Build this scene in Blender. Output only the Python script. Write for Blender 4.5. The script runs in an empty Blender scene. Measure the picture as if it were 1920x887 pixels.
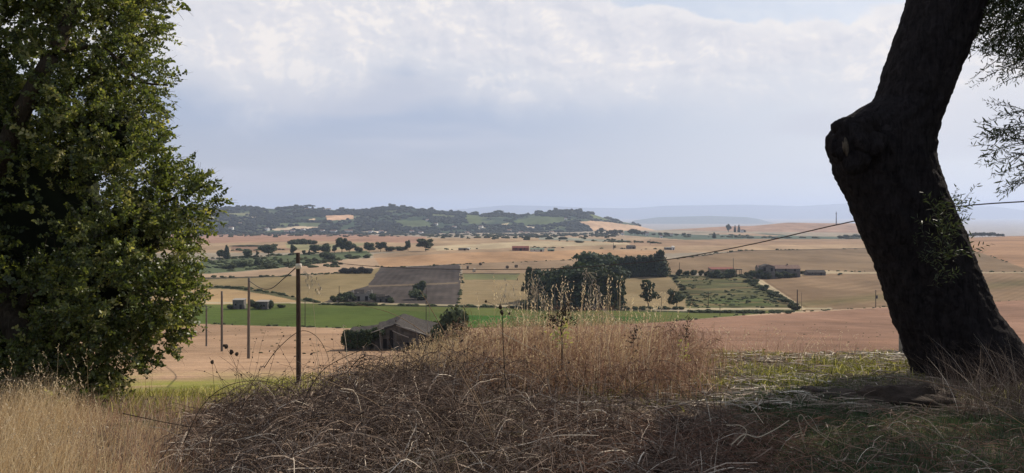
import bpy, math, random
import numpy as np
from math import radians, sin, cos, pi

# ------------------------------------------------------------------ camera, sky, sun
SC = bpy.context.scene
C = SC.collection
F, CX, HY = 1450.0, 960.0, 400.0          # focal length in photo pixels, centre column, horizon row
cam_d = bpy.data.cameras.new("camera"); cam = bpy.data.objects.new("camera", cam_d); C.objects.link(cam)
cam_d.sensor_width = 36; cam_d.lens = 36 * F / 1920
cam_d.shift_y = -(443.5 - HY) / 1920
cam.location = (0, 0, 0); cam.rotation_euler = (radians(90), 0, 0)
cam_d.clip_start = 0.05; cam_d.clip_end = 120000
SC.camera = cam
SUN_AZ, SUN_EL = radians(47), radians(39)    # right of the view direction, above the horizon
SD = np.array([sin(SUN_AZ) * cos(SUN_EL), cos(SUN_AZ) * cos(SUN_EL), sin(SUN_EL)])
sun_d = bpy.data.lights.new("sun", 'SUN'); sun_d.energy = 4.8; sun_d.angle = radians(0.6); sun_d.color = (1, 0.90, 0.76)
sun = bpy.data.objects.new("sun", sun_d); C.objects.link(sun)
sun.rotation_euler = (radians(90) - SUN_EL, 0, pi - SUN_AZ)
SC.view_settings.view_transform = 'Standard'; SC.view_settings.look = 'None'
SC.view_settings.exposure = 0.0; SC.view_settings.gamma = 1; SC.view_settings.use_curve_mapping = False
SC.cycles.volume_bounces = 1
SC.cycles.max_bounces = 8
SC.cycles.transparent_max_bounces = 8

W = bpy.data.worlds.new("World"); SC.world = W; W.use_nodes = True
nt = W.node_tree; nt.nodes.clear()
class NB:                                     # tiny node-graph writer
    def __init__(s, nt): s.nt = nt
    def n(s, t, **k):
        x = s.nt.nodes.new(t)
        for a, b in k.items(): setattr(x, a, b)
        return x
    def put(s, sock, v):
        if isinstance(v, bpy.types.NodeSocket): s.nt.links.new(v, sock)
        else: sock.default_value = v
    def m(s, op, a, b=0.0, c=0.0, clamp=False):
        x = s.n('ShaderNodeMath', operation=op, use_clamp=clamp)
        s.put(x.inputs[0], a); s.put(x.inputs[1], b); s.put(x.inputs[2], c)
        return x.outputs[0]
    def ss(s, v, lo, hi, a=0.0, b=1.0):       # smoothstep map range
        x = s.n('ShaderNodeMapRange', interpolation_type='SMOOTHSTEP')
        s.put(x.inputs[0], v); s.put(x.inputs[1], lo); s.put(x.inputs[2], hi); s.put(x.inputs[3], a); s.put(x.inputs[4], b)
        return x.outputs[0]
    def mix(s, f, a, b, mode='MIX'):
        x = s.n('ShaderNodeMix', data_type='RGBA', blend_type=mode)
        s.put(x.inputs[0], f)
        for i, v in ((6, a), (7, b)):
            if isinstance(v, (tuple, list)) and len(v) == 3: v = (*v, 1)
            s.put(x.inputs[i], v)
        return x.outputs[2]
    def xyz(s, x, y, z):
        c = s.n('ShaderNodeCombineXYZ'); s.put(c.inputs[0], x); s.put(c.inputs[1], y); s.put(c.inputs[2], z); return c.outputs[0]
    def noise(s, vec, scale, detail=4, rough=0.5, dist=0.0, col=False):
        x = s.n('ShaderNodeTexNoise')
        if vec is not None: s.put(x.inputs['Vector'], vec)
        x.inputs['Scale'].default_value = scale; x.inputs['Detail'].default_value = detail
        x.inputs['Roughness'].default_value = rough; x.inputs['Distortion'].default_value = dist
        return x.outputs[1 if col else 0]
def lin(r, g, b):
    f = lambda c: (c / 255 / 12.92) if c / 255 <= 0.04045 else ((c / 255 + 0.055) / 1.055) ** 2.4
    return (f(r), f(g), f(b))

B = NB(nt)
tc = B.n('ShaderNodeTexCoord'); sp = B.n('ShaderNodeSeparateXYZ'); nt.links.new(tc.outputs['Generated'], sp.inputs[0])
dx, dy, dz = sp.outputs
az = B.m('ARCTAN2', dx, dy)
el = B.m('ARCSINE', dz)
sky = B.n('ShaderNodeTexSky', sky_type='NISHITA', sun_disc=False); sky.sun_elevation = SUN_EL; sky.sun_rotation = SUN_AZ
sky.altitude = 300; sky.dust_density = 2.5; sky.air_density = 1.0
SKY_K = 0.10
def K(r, g, b): return tuple(v / SKY_K for v in lin(r, g, b))
# cloud coordinates (angle space around the viewer)
p = B.xyz(B.m('MULTIPLY', az, 1.0), B.m('MULTIPLY', el, 1.3), 0.0)
warp = B.noise(p, 5.0, 5, 0.55, 0, True)
wv = B.n('ShaderNodeVectorMath', operation='MULTIPLY_ADD'); nt.links.new(warp, wv.inputs[0]); wv.inputs[1].default_value = (.09, .09, 0); nt.links.new(p, wv.inputs[2])
pw = wv.outputs[0]
def shifted(vec, d):
    a = B.n('ShaderNodeVectorMath', operation='ADD'); nt.links.new(vec, a.inputs[0]); a.inputs[1].default_value = d; return a.outputs[0]
puff = B.noise(shifted(pw, (3.1, 1.7, 0)), 5.5, 10, 0.52)
puff2 = B.noise(shifted(pw, (3.1 + .012, 1.7 + .016, 0)), 5.5, 10, 0.52)
fine1 = B.noise(shifted(pw, (5.1, 2.7, 0)), 19.0, 6, 0.6); fine2 = B.noise(shifted(pw, (5.1 + .005, 2.7 + .007, 0)), 19.0, 6, 0.6)
relief = B.m('ADD', B.m('SUBTRACT', puff, puff2), B.m('MULTIPLY', B.m('SUBTRACT', fine1, fine2), 0.4))                         # bright on the sides that look to the sun
big = B.noise(shifted(p, (8.2, 3.3, 0)), 3.0, 3, 0.5)
bands = B.noise(B.xyz(B.m('MULTIPLY', az, 1.6), B.m('MULTIPLY', el, 9.0), 4.4), 1.6, 3, 0.45)
# grey-blue stratus sheet under the cumulus
e2 = B.m('ADD', el, B.m('MULTIPLY', B.m('SUBTRACT', bands, 0.5), 0.05))
low = B.mix(B.ss(e2, 0.015, 0.13), K(194, 196, 203), K(176, 189, 212))
low = B.mix(B.ss(az, -0.15, 0.55), low, K(226, 229, 235))
low = B.mix(B.m('MULTIPLY', B.ss(bands, 0.48, 0.62), 0.55), low, K(208, 210, 221))
# bright cumulus band, its lower edge dissolving into the sheet
rise = B.m('ADD', B.m('ADD', el, B.m('MULTIPLY', B.m('SUBTRACT', big, 0.5), 0.15)), B.m('MULTIPLY', B.m('SUBTRACT', puff, 0.5), 0.16))
rise = B.m('ADD', rise, B.m('MULTIPLY', az, 0.045))
white = B.ss(rise, 0.10, 0.19)
edge = B.ss(rise, 0.178, 0.190)
edge2 = B.ss(B.m('ADD', rise, B.m('MULTIPLY', B.m('SUBTRACT', puff2, 0.5), 0.2)), 0.205, 0.214)
cl = B.mix(white, low, K(228, 228, 233))
cl = B.mix(B.m('MULTIPLY', edge, 0.30), cl, K(229, 227, 232))
cl = B.mix(B.m('MULTIPLY', edge2, 0.25), cl, K(233, 230, 234))
hl = B.m('MULTIPLY', B.ss(relief, -0.005, 0.085), B.ss(rise, 0.12, 0.2))
cl = B.mix(B.m('MULTIPLY', hl, 0.9), cl, K(250, 244, 240))
sh = B.m('MULTIPLY', B.ss(relief, 0.0, -0.09), B.ss(rise, 0.12, 0.2))
cl = B.mix(B.m('MULTIPLY', sh, 0.5), cl, K(206, 210, 222))
# clear pale blue above the cloud tops, upper right
top = B.m('SUBTRACT', B.m('SUBTRACT', 0.262, B.m('MULTIPLY', B.m('ABSOLUTE', B.m('SUBTRACT', az, 0.33)), -0.10)), B.m('MULTIPLY', B.m('SUBTRACT', az, 0.12), 0.14))
tedge = B.m('SUBTRACT', B.m('ADD', el, B.m('MULTIPLY', B.m('SUBTRACT', puff, 0.5), 0.17)), top)
clear = B.m('MULTIPLY', B.ss(tedge, -0.004, 0.006), B.m('MULTIPLY', B.ss(az, 0.08, 0.17), B.ss(az, 1.2, 0.8)))
skycol = B.mix(0.55, sky.outputs[0], K(214, 224, 238))
rim = B.m('MULTIPLY', B.m('MULTIPLY', B.ss(tedge, -0.03, -0.004), B.ss(tedge, 0.006, 0.0)), B.ss(az, 0.08, 0.17))
cl = B.mix(B.m('MULTIPLY', rim, 0.6), cl, K(243, 240, 240))
allsky = B.mix(B.m('MULTIPLY', clear, 0.8), cl, skycol)
# glow of the veiled sun side, real aureole of the sky on the right
allsky = B.mix(B.m('MULTIPLY', B.ss(az, 0.30, 1.0), 0.5), allsky, K(246, 244, 244))
# overhead and behind: Nishita with broken cloud
up = B.ss(el, 0.45, 0.9)
back = B.ss(B.m('ABSOLUTE', az), 1.3, 2.0)
dome = B.mix(B.ss(puff, 0.42, 0.62), sky.outputs[0], K(200, 206, 218))
allsky = B.mix(B.m('MAXIMUM', up, back), allsky, dome)
bg = B.n('ShaderNodeBackground'); nt.links.new(allsky, bg.inputs[0]); bg.inputs[1].default_value = SKY_K
wo = B.n('ShaderNodeOutputWorld'); nt.links.new(bg.outputs[0], wo.inputs[0])
W.cycles.sampling_method = 'MANUAL'; W.cycles.sample_map_resolution = 512

# ------------------------------------------------------------------ helpers
def tag(o, label=None, cat=None, group=None, kind=None):
    if label: o['label'] = label
    if cat: o['category'] = cat
    if group: o['group'] = group
    if kind: o['kind'] = kind
    return o
def link(o, parent=None):
    C.objects.link(o)
    if parent is not None: o.parent = parent
    return o
def empty(name, loc, rz=0.0, scale=1.0):
    o = bpy.data.objects.new(name, None); o.location = [float(v) for v in loc]; o.rotation_euler = (0, 0, rz); o.empty_display_size = 0.3
    o.scale = (scale,) * 3 if not isinstance(scale, (tuple, list)) else scale
    return link(o)
class Geo:                                    # collects vertices and faces of any size -> one mesh
    def __init__(s): s.v = []; s.f = []; s.nv = 0; s.a = []; s.c = []
    def add(s, v, f, tint=0.5, col=None):
        v = np.asarray(v, np.float32).reshape(-1, 3); f = np.asarray(f, np.int64)
        s.v.append(v); s.f.append(f + s.nv); s.nv += len(v)
        s.a.append(np.broadcast_to(np.asarray(tint, np.float32), (len(v),)))
        if col is not None: s.c.append(np.asarray(col, np.float32))
        return s
    def mesh(s, name, mat=None, smooth=False):
        me = bpy.data.meshes.new(name)
        v = np.concatenate(s.v); tot = sum(f.size for f in s.f); nf = sum(len(f) for f in s.f)
        me.vertices.add(len(v)); me.vertices.foreach_set('co', v.ravel())
        me.loops.add(tot); me.loops.foreach_set('vertex_index', np.concatenate([f.ravel() for f in s.f]).astype(np.int32))
        me.polygons.add(nf)
        sizes = np.concatenate([np.full(len(f), f.shape[1]) for f in s.f])
        starts = np.concatenate([[0], np.cumsum(sizes)[:-1]])
        me.polygons.foreach_set('loop_start', starts.astype(np.int32))
        me.polygons.foreach_set('use_smooth', np.full(nf, bool(smooth)))
        at = me.attributes.new('tint', 'FLOAT', 'POINT'); at.data.foreach_set('value', np.concatenate(s.a).astype(np.float32))
        if s.c:
            c = np.concatenate(s.c); c4 = np.concatenate([c, np.ones((len(c), 1), np.float32)], 1)
            ca = me.color_attributes.new('field', 'FLOAT_COLOR', 'POINT'); ca.data.foreach_set('color', c4.astype(np.float32).ravel())
        me.update(calc_edges=True); me.validate()
        if mat: me.materials.append(mat)
        return me
    def obj(s, name, mat=None, parent=None, smooth=False):
        return link(bpy.data.objects.new(name, s.mesh(name, mat, smooth)), parent)
def instance(name, me, loc, rz=0, scale=1.0, parent=None):
    o = bpy.data.objects.new(name, me); o.location = loc; o.rotation_euler = (0, 0, rz)
    o.scale = (scale,) * 3 if not isinstance(scale, (tuple, list)) else scale
    return link(o, parent)
def copy_tree(o, parent=None):
    c = o.copy(); C.objects.link(c); c.parent = parent
    for ch in [x for x in bpy.data.objects if x.parent == o]: copy_tree(ch, c)
    return c

BOXF = np.array([[0, 3, 2, 1], [4, 5, 6, 7], [0, 1, 5, 4], [1, 2, 6, 5], [2, 3, 7, 6], [3, 0, 4, 7]])
def box(g, x0, x1, y0, y1, z0, z1, tint=0.5):
    g.add([(x0, y0, z0), (x1, y0, z0), (x1, y1, z0), (x0, y1, z0), (x0, y0, z1), (x1, y0, z1), (x1, y1, z1), (x0, y1, z1)], BOXF, tint); return g
def prism(g, poly, axis, a, b, tint=0.5):     # poly in the two other axes, extruded a..b along axis
    n = len(poly); v = []
    for t in (a, b):
        for (u, w) in poly: v.append({'x': (t, u, w), 'y': (u, t, w), 'z': (u, w, t)}[axis])
    g.add(v, [[i, (i + 1) % n, n + (i + 1) % n, n + i] for i in range(n)], tint)
    k = g.nv - 2 * n
    g.f.append(np.array([list(range(n))[::-1]]) + k); g.f.append(np.array([list(range(n, 2 * n))]) + k); return g

ORD = 'first second third fourth fifth sixth seventh eighth ninth tenth eleventh twelfth thirteenth fourteenth fifteenth sixteenth seventeenth eighteenth nineteenth twentieth'.split()
ORD += ['twenty-' + q for q in ORD[:9]]
RNG = np.random.default_rng(7)
def hash2(ix, iy, seed):
    h = (ix.astype(np.int64) * 374761393 + iy.astype(np.int64) * 668265263 + seed * 1442695041) & 0x7fffffff
    h = ((h ^ (h >> 13)) * 1274126177) & 0x7fffffff
    return ((h ^ (h >> 16)) & 0xffff) / 65535.0
def vnoise(x, y, seed=0):
    ix, iy = np.floor(x), np.floor(y); fx, fy = x - ix, y - iy
    fx = fx * fx * (3 - 2 * fx); fy = fy * fy * (3 - 2 * fy)
    a, b = hash2(ix, iy, seed), hash2(ix + 1, iy, seed); c, d = hash2(ix, iy + 1, seed), hash2(ix + 1, iy + 1, seed)
    return (a + (b - a) * fx) * (1 - fy) + (c + (d - c) * fx) * fy
def fbm(x, y, seed=0, o=4):
    t = 0; amp = 0.5; n = 0
    for k in range(o): t = t + amp * (vnoise(x * 2 ** k, y * 2 ** k, seed + k) - 0.5) * 2; n += amp; amp *= .5
    return t / n
def sstep(v, lo, hi):
    t = np.clip((v - lo) / (hi - lo), 0, 1); return t * t * (3 - 2 * t)
def inpoly(px, py, poly):
    r = np.zeros(px.shape, bool); n = len(poly)
    for i in range(n):
        x0, y0 = poly[i]; x1, y1 = poly[(i + 1) % n]
        if y0 == y1: continue
        k = ((y0 > py) != (y1 > py)) & (px < (x1 - x0) * (py - y0) / (y1 - y0) + x0); r ^= k
    return r

# tubes along paths: P (N,M,3), R (N,M)
def tubes(P, R, k=3):
    P = np.asarray(P, float); N, M, _ = P.shape; R = np.broadcast_to(R, (N, M))
    T = np.gradient(P, axis=1); T /= np.linalg.norm(T, axis=2, keepdims=True) + 1e-9
    up = np.zeros_like(T); up[..., 2] = 1; steep = np.abs(T[..., 2]) > .9; up[steep] = (1, 0, 0)
    A = np.cross(T, up); A /= np.linalg.norm(A, axis=2, keepdims=True) + 1e-9; Bv = np.cross(T, A)
    ang = np.arange(k) * 2 * pi / k
    V = P[:, :, None, :] + R[:, :, None, None] * (np.cos(ang)[None, None, :, None] * A[:, :, None, :] + np.sin(ang)[None, None, :, None] * Bv[:, :, None, :])
    idx = np.arange(N * M * k).reshape(N, M, k)
    a = idx[:, :-1, :]; b = idx[:, 1:, :]; a2 = np.roll(a, -1, 2); b2 = np.roll(b, -1, 2)
    Fq = np.stack([a, a2, b2, b], -1).reshape(-1, 4)
    return V.reshape(-1, 3), Fq
def tube_pts(pts, n):                          # smooth path through points
    pts = np.asarray(pts, float); t = np.linspace(0, len(pts) - 1, n); out = []
    P = np.vstack([2 * pts[0] - pts[1], pts, 2 * pts[-1] - pts[-2]])
    for q in t:
        i = min(int(q), len(pts) - 2); u = q - i; a, b, c, d = P[i:i + 4]
        out.append(.5 * ((2 * b) + (-a + c) * u + (2 * a - 5 * b + 4 * c - d) * u * u + (-a + 3 * b - 3 * c + d) * u ** 3))
    return np.array(out)
# leaves: flat pointed leaves of 6 corners; C centre, D direction, Nn normal
LEAFO = np.array([(-.5, 0), (-.2, .42), (.2, .38), (.5, 0), (.2, -.38), (-.2, -.42)])
LEAFN = np.array([(-.5, 0), (-.15, .5), (.25, .4), (.5, 0), (.25, -.4), (-.15, -.5)])
def leaves(Cn, D, Nn, L, Wd, shape=LEAFO):
    D = D / (np.linalg.norm(D, axis=1, keepdims=True) + 1e-9)
    S = np.cross(Nn, D); S /= np.linalg.norm(S, axis=1, keepdims=True) + 1e-9
    L = np.broadcast_to(L, (len(Cn),)); Wd = np.broadcast_to(Wd, (len(Cn),))
    V = Cn[:, None, :] + shape[None, :, 0:1] * L[:, None, None] * D[:, None, :] + shape[None, :, 1:2] * Wd[:, None, None] * S[:, None, :]
    k = len(shape); return V.reshape(-1, 3), np.arange(len(Cn) * k).reshape(-1, k)
def rand_dir(n, rng=RNG):
    v = rng.normal(size=(n, 3)); return v / np.linalg.norm(v, axis=1, keepdims=True)
def P3(px, py, Y): return ((px - CX) / F * Y, Y, (HY - py) / F * Y)
# ------------------------------------------------------------------ materials
def new_mat(name):
    m = bpy.data.materials.new(name); m.use_nodes = True; m.node_tree.nodes.clear(); return m, NB(m.node_tree)
def finish(m, b, col, rough=0.9, bump=None, bstr=0.3, bdist=0.02, spec=0.15, transl=None, tcol=None):
    bs = b.n('ShaderNodeBsdfPrincipled'); b.put(bs.inputs['Base Color'], col if not isinstance(col, tuple) else (*col, 1)[:4])
    b.put(bs.inputs['Roughness'], rough); bs.inputs['Specular IOR Level'].default_value = spec
    if bump is not None:
        bn = b.n('ShaderNodeBump'); bn.inputs['Strength'].default_value = bstr; bn.inputs['Distance'].default_value = bdist
        b.put(bn.inputs['Height'], bump); b.put(bs.inputs['Normal'], bn.outputs[0])
    out = b.n('ShaderNodeOutputMaterial'); s = bs.outputs[0]
    if transl:
        tr = b.n('ShaderNodeBsdfTranslucent'); b.put(tr.inputs[0], tcol if tcol is not None else col)
        mx = b.n('ShaderNodeMixShader'); mx.inputs[0].default_value = transl
        b.put(mx.inputs[1], s); b.put(mx.inputs[2], tr.outputs[0]); s = mx.outputs[0]
    b.put(out.inputs[0], s); return m
def ramp(b, f, stops):
    r = b.n('ShaderNodeValToRGB'); e = r.color_ramp.elements
    while len(e) < len(stops): e.new(0.5)
    for i, (p_, c) in enumerate(stops): e[i].position = p_; e[i].color = (*c, 1)
    b.put(r.inputs[0], f); return r.outputs[0]
def pos(b): return b.n('ShaderNodeNewGeometry').outputs['Position']
def objc(b): return b.n('ShaderNodeTexCoord').outputs['Object']
def attr(b, n): return b.n('ShaderNodeAttribute', attribute_name=n)
def scaled(b, v, s):
    a = b.n('ShaderNodeVectorMath', operation='MULTIPLY'); b.put(a.inputs[0], v); a.inputs[1].default_value = s; return a.outputs[0]

def tint_mat(name, stops, rough=0.9, transl=None, k=1.0, spec=0.15, tk=1.3, tb=.45):
    m, b = new_mat(name); t = attr(b, 'tint').outputs['Fac']
    c = ramp(b, t, [(p_, tuple(v * k for v in c_)) for p_, c_ in stops])
    tcol = b.mix(1.0, c, (tk, tk * 1.0, tk * tb), 'MULTIPLY') if transl else None
    return finish(m, b, c, rough, spec=spec, transl=transl, tcol=tcol)
def noise_mat(name, stops, scale=3, detail=5, rough=0.9, bump=0.3, bdist=0.02, stretch=(1, 1, 1), obj=True):
    m, b = new_mat(name); v = scaled(b, objc(b) if obj else pos(b), stretch); n = b.noise(v, scale, detail, .6)
    return finish(m, b, ramp(b, n, stops), rough, b.noise(v, scale * 3, 4, .6), bump, bdist)

M = {}
# open land: the colour of each crop comes from the 'field' attribute, mottled by world-space noise
def field_mat():
    m, b = new_mat('field_soil'); c = attr(b, 'field').outputs['Color']; p_ = pos(b)
    n1 = b.noise(scaled(b, p_, (1, .35, 1)), .022, 6, .62)
    n2 = b.noise(scaled(b, p_, (.25, 1.1, 1)), .35, 4, .65)
    n3 = b.noise(p_, 2.2, 4, .7)
    k = b.m('ADD', b.m('MULTIPLY', n1, .55), b.m('ADD', b.m('MULTIPLY', n2, .35), b.m('MULTIPLY', n3, .30)))
    k = b.ss(k, .40, .80, .60, 1.36)
    c2 = b.mix(1.0, c, b.xyz(k, k, k), 'MULTIPLY')
    warm = b.ss(b.noise(p_, .05, 4, .6), .4, .65)
    c2 = b.mix(b.m('MULTIPLY', warm, .22), c2, b.mix(1.0, c2, (1.08, .95, .8), 'MULTIPLY'))
    return finish(m, b, c2, 1.0, b.m('ADD', b.noise(p_, .9, 5, .7), b.m('MULTIPLY', n2, .6)), .5, .5, spec=0.03)
M['field'] = field_mat()
def ground_mat():
    m, b = new_mat('bank_soil'); p_ = pos(b)
    n = b.noise(p_, 1.3, 8, .68); n2 = b.noise(p_, 9, 6, .7); n3 = b.noise(scaled(b, p_, (1, 1, 1)), .45, 3, .5)
    soil = ramp(b, n2, [(.3, (.035, .026, .02)), (.5, (.12, .09, .066)), (.7, (.30, .23, .165))])
    gr = ramp(b, n2, [(.3, (.02, .022, .012)), (.55, (.075, .07, .035)), (.75, (.24, .19, .12))])
    c = b.mix(b.ss(b.m('ADD', n, b.m('MULTIPLY', b.m('SUBTRACT', n3, .5), .5)), .44, .56), soil, gr)
    return finish(m, b, c, 1.0, n2, .8, .05, spec=.05)
M['ground'] = ground_mat()
def bark_mat(name, dark, light, sc=1.0, vs=(7, 7, 1.6)):
    m, b = new_mat(name); o = objc(b); v = scaled(b, o, tuple(q * sc for q in vs))
    n = b.noise(v, 3.2, 8, .68, 1.0); n2 = b.noise(o, 14 * sc, 6, .7)
    h = b.m('ADD', n, b.m('MULTIPLY', n2, .45))
    c = ramp(b, h, [(.5, dark), (.72, tuple((a + c_) / 2 for a, c_ in zip(dark, light))), (.95, light)])
    li = b.ss(b.noise(o, 5 * sc, 6, .7), .60, .68)
    c = b.mix(b.m('MULTIPLY', li, .5), c, tuple(v_ * 1.6 for v_ in light))
    return finish(m, b, c, .95, h, 1.0, .03 / sc, spec=.06)
M['bark_dark'] = bark_mat('dark_bark', (.007, .006, .007), (.038, .032, .032))  # bark with a near-black base colour
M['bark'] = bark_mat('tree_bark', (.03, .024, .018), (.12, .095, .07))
M['leaf_oak'] = tint_mat('broad_leaf', [(0, (.04, .055, .02)), (.4, (.095, .12, .04)), (.75, (.18, .20, .062)), (1, (.36, .34, .16))], .42, .4, 1.0, spec=.5, tk=1.8)
M['leaf_olive'] = tint_mat('narrow_leaf', [(0, (.02, .03, .014)), (.6, (.05, .068, .03)), (1, (.11, .13, .075))], .5, .25, 1.0, spec=.35)
M['leaf_pine'] = tint_mat('pine_needle', [(0, (.018, .030, .018)), (.55, (.046, .068, .036)), (1, (.10, .125, .058))], .8, .12)
M['leaf_far'] = tint_mat('far_leaf', [(0, (.035, .048, .030)), (.55, (.08, .10, .054)), (1, (.15, .165, .08))], .85, .12)
M['leaf_scrub'] = tint_mat('scrub_leaf', [(0, (.03, .04, .018)), (.6, (.065, .078, .034)), (1, (.12, .13, .06))], .85, .12)
M['leaf_grey'] = tint_mat('grey_scrub_leaf', [(0, (.05, .05, .045)), (.6, (.09, .085, .075)), (1, (.13, .12, .10))], .9, .1)
M['leaf_wood'] = tint_mat('wood_leaf', [(0, (.010, .018, .014)), (.6, (.026, .038, .024)), (1, (.055, .066, .035))], .9)
M['leaf_scrub2'] = tint_mat('olive_pine_needle', [(0, (.022, .032, .014)), (.6, (.05, .062, .026)), (1, (.085, .098, .042))], .8, .12)
M['core'] = noise_mat('shade_core', [(.3, (.010, .014, .008)), (.7, (.03, .036, .018))], 1.5)  # near-black lumps: shade inside the crown put into colour
M['straw'] = tint_mat('dry_straw', [(0, (.24, .155, .09)), (.5, (.50, .36, .225)), (1, (.72, .60, .43))], .8, .42, tk=1.1, tb=.85)
M['redgrass'] = tint_mat('rusty_dry_grass', [(0, (.13, .075, .055)), (.5, (.32, .19, .135)), (.85, (.47, .33, .24)), (1, (.66, .54, .42))], .85, .42, tk=1.15, tb=.9)
M['bramble'] = tint_mat('dead_bramble', [(0, (.06, .043, .034)), (.45, (.145, .10, .074)), (.75, (.31, .225, .165)), (1, (.66, .56, .44))], .8)
M['green'] = tint_mat('short_green_grass', [(0, (.04, .045, .018)), (.45, (.16, .16, .055)), (.8, (.34, .32, .12)), (1, (.62, .54, .36))], .7, .4)
M['shadegrass'] = tint_mat('shade_toned_grass', [(0, (.035, .06, .034)), (.6, (.085, .125, .070)), (.9, (.16, .19, .11)), (1, (.40, .36, .25))], .8, .2)  # darker, cooler grass copy: the tree's shade put into its colour
M['litter'] = tint_mat('straw_litter', [(0, (.13, .095, .07)), (.5, (.36, .28, .21)), (1, (.72, .64, .52))], .8)
M['dead'] = tint_mat('dead_stem', [(0, (.035, .026, .02)), (.4, (.09, .065, .045)), (.7, (.26, .17, .10)), (1, (.62, .52, .38))], .85)
M['pole'] = noise_mat('tarred_pole_wood', [(.35, (.028, .018, .015)), (.65, (.075, .052, .042))], 4, stretch=(6, 6, .6), bdist=.01)
M['pole_pale'] = noise_mat('weathered_pole_wood', [(.35, (.09, .075, .062)), (.65, (.19, .16, .135))], 4, stretch=(6, 6, .6), bdist=.01)
M['collar'] = noise_mat('pale_collar', [(.3, (.5, .46, .38)), (.7, (.66, .62, .54))], 6)
M['metal'] = noise_mat('dark_metal', [(.3, (.05, .05, .055)), (.7, (.11, .11, .12))], 5)
M['concrete'] = noise_mat('concrete', [(.3, (.20, .18, .16)), (.7, (.36, .33, .29))], 8)
M['stone'] = noise_mat('old_stone_wall', [(.3, (.06, .055, .05)), (.55, (.12, .108, .095)), (.75, (.20, .18, .155))], 1.2, 8, bump=.8, bdist=.1)
M['roof_old'] = noise_mat('old_roof_tile', [(.3, (.025, .022, .021)), (.7, (.075, .064, .056))], 1.6, 6, stretch=(4, 1, 1), bump=.7, bdist=.08)
M['roof_red'] = noise_mat('red_roof', [(.3, (.14, .045, .035)), (.7, (.24, .085, .065))], 1.2, 5)
M['roof_tile'] = noise_mat('clay_roof', [(.3, (.15, .09, .07)), (.7, (.26, .17, .13))], 1.2, 5)
M['wall_pale'] = noise_mat('pale_render', [(.3, (.50, .47, .42)), (.7, (.68, .65, .59))], .6, 4)
M['wall_tan'] = noise_mat('tan_render', [(.3, (.22, .17, .13)), (.7, (.34, .27, .21))], .6, 5)
M['wall_grey'] = noise_mat('grey_render', [(.3, (.09, .085, .08)), (.55, (.15, .14, .13)), (.75, (.22, .20, .18))], .9, 8)
M['wall_green'] = noise_mat('green_grey_wall', [(.3, (.13, .16, .12)), (.7, (.20, .24, .18))], .6, 5)
M['white'] = noise_mat('white_paint', [(.3, (.7, .68, .64)), (.7, (.8, .78, .74))], .6, 4)
M['opening'] = noise_mat('opening_shade', [(.3, (.012, .011, .011)), (.7, (.03, .028, .026))], 2)  # near-black: the shade inside doors and windows put into colour
M['bale'] = noise_mat('hay_bale', [(.3, (.07, .055, .04)), (.7, (.16, .12, .085))], 2, stretch=(1, 5, 5))
M['bale_pale'] = noise_mat('pale_bale', [(.3, (.4, .35, .28)), (.7, (.58, .52, .43))], 2)
M['wire'] = noise_mat('cable_sheath', [(.3, (.05, .045, .045)), (.7, (.08, .07, .07))], 2)
M['soilmound'] = noise_mat('earth_mound', [(.3, (.03, .022, .017)), (.7, (.085, .062, .048))], 6, 8, bump=1, bdist=.04)
# ------------------------------------------------------------------ the land
COLS = np.array([-700, 0, 400, 700, 1000, 1200, 1400, 1480, 1600, 1700, 1800, 1920, 2600], float)
YK = np.array([13.5, 20, 30, 60, 100, 180, 260, 340, 450, 600, 800, 1000, 1300, 1700, 2200, 2600])
BASE = [737, 752, 748, 702, 661, 630, 612, 573, 535, 501.5, 474, 459.5, 449, 444, 441, 439]
def _row(px):
    r = list(BASE)
    if px <= 400: r[0:3] = [755, 748, 738]
    if px >= 1400: r[4:8] = [664, 626, 602, 577]
    if px >= 1800: r[7:16] = [570, 526, 490, 466, 454, 447, 446.5, 446.5, 447]
    if px >= 1920: r[7:16] = [563, 520, 483, 459, 448, 443, 443, 443.5, 444]
    if 1400 <= px <= 1700: r[11:16] = [458, 450, 443, 434, {1400: 424, 1480: 418, 1600: 419, 1700: 422}[int(px)]]
    if px == 1200: r[14:16] = [437, 433]
    if px == 1000: r[14:16] = [441, 437]
    return r
DT = np.array([[(y - HY) / F * Y for y, Y in zip(_row(c), YK)] for c in COLS])      # depth below the eye
NY = np.array([0, 4, 6, 8, 9, 9.5, 11, 13.5])
NR = np.array([1.5, 1.5, 1.5, 1.55, 1.66, 1.76, 2.25, 3.14]); NL = np.array([1.6, 1.65, 1.8, 2.0, 2.15, 2.3, 2.65, 3.30])
def pchip(x, xp, fp):
    h = np.diff(xp); d = np.diff(fp) / h; m = np.zeros(len(xp)); m[0], m[-1] = d[0], d[-1]
    for i in range(1, len(xp) - 1):
        if d[i - 1] * d[i] > 0:
            w1, w2 = 2 * h[i] + h[i - 1], h[i] + 2 * h[i - 1]; m[i] = (w1 + w2) / (w1 / d[i - 1] + w2 / d[i])
    i = np.clip(np.searchsorted(xp, x) - 1, 0, len(xp) - 2); t = (x - xp[i]) / h[i]
    return ((2 * t ** 3 - 3 * t ** 2 + 1) * fp[i] + (t ** 3 - 2 * t ** 2 + t) * h[i] * m[i] + (-2 * t ** 3 + 3 * t ** 2) * fp[i + 1] + (t ** 3 - t ** 2) * h[i] * m[i + 1])
_LT = np.linspace(math.log(13.5), math.log(2600), 900)
_TAB = np.array([pchip(_LT, np.log(YK), r) for r in DT])
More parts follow.
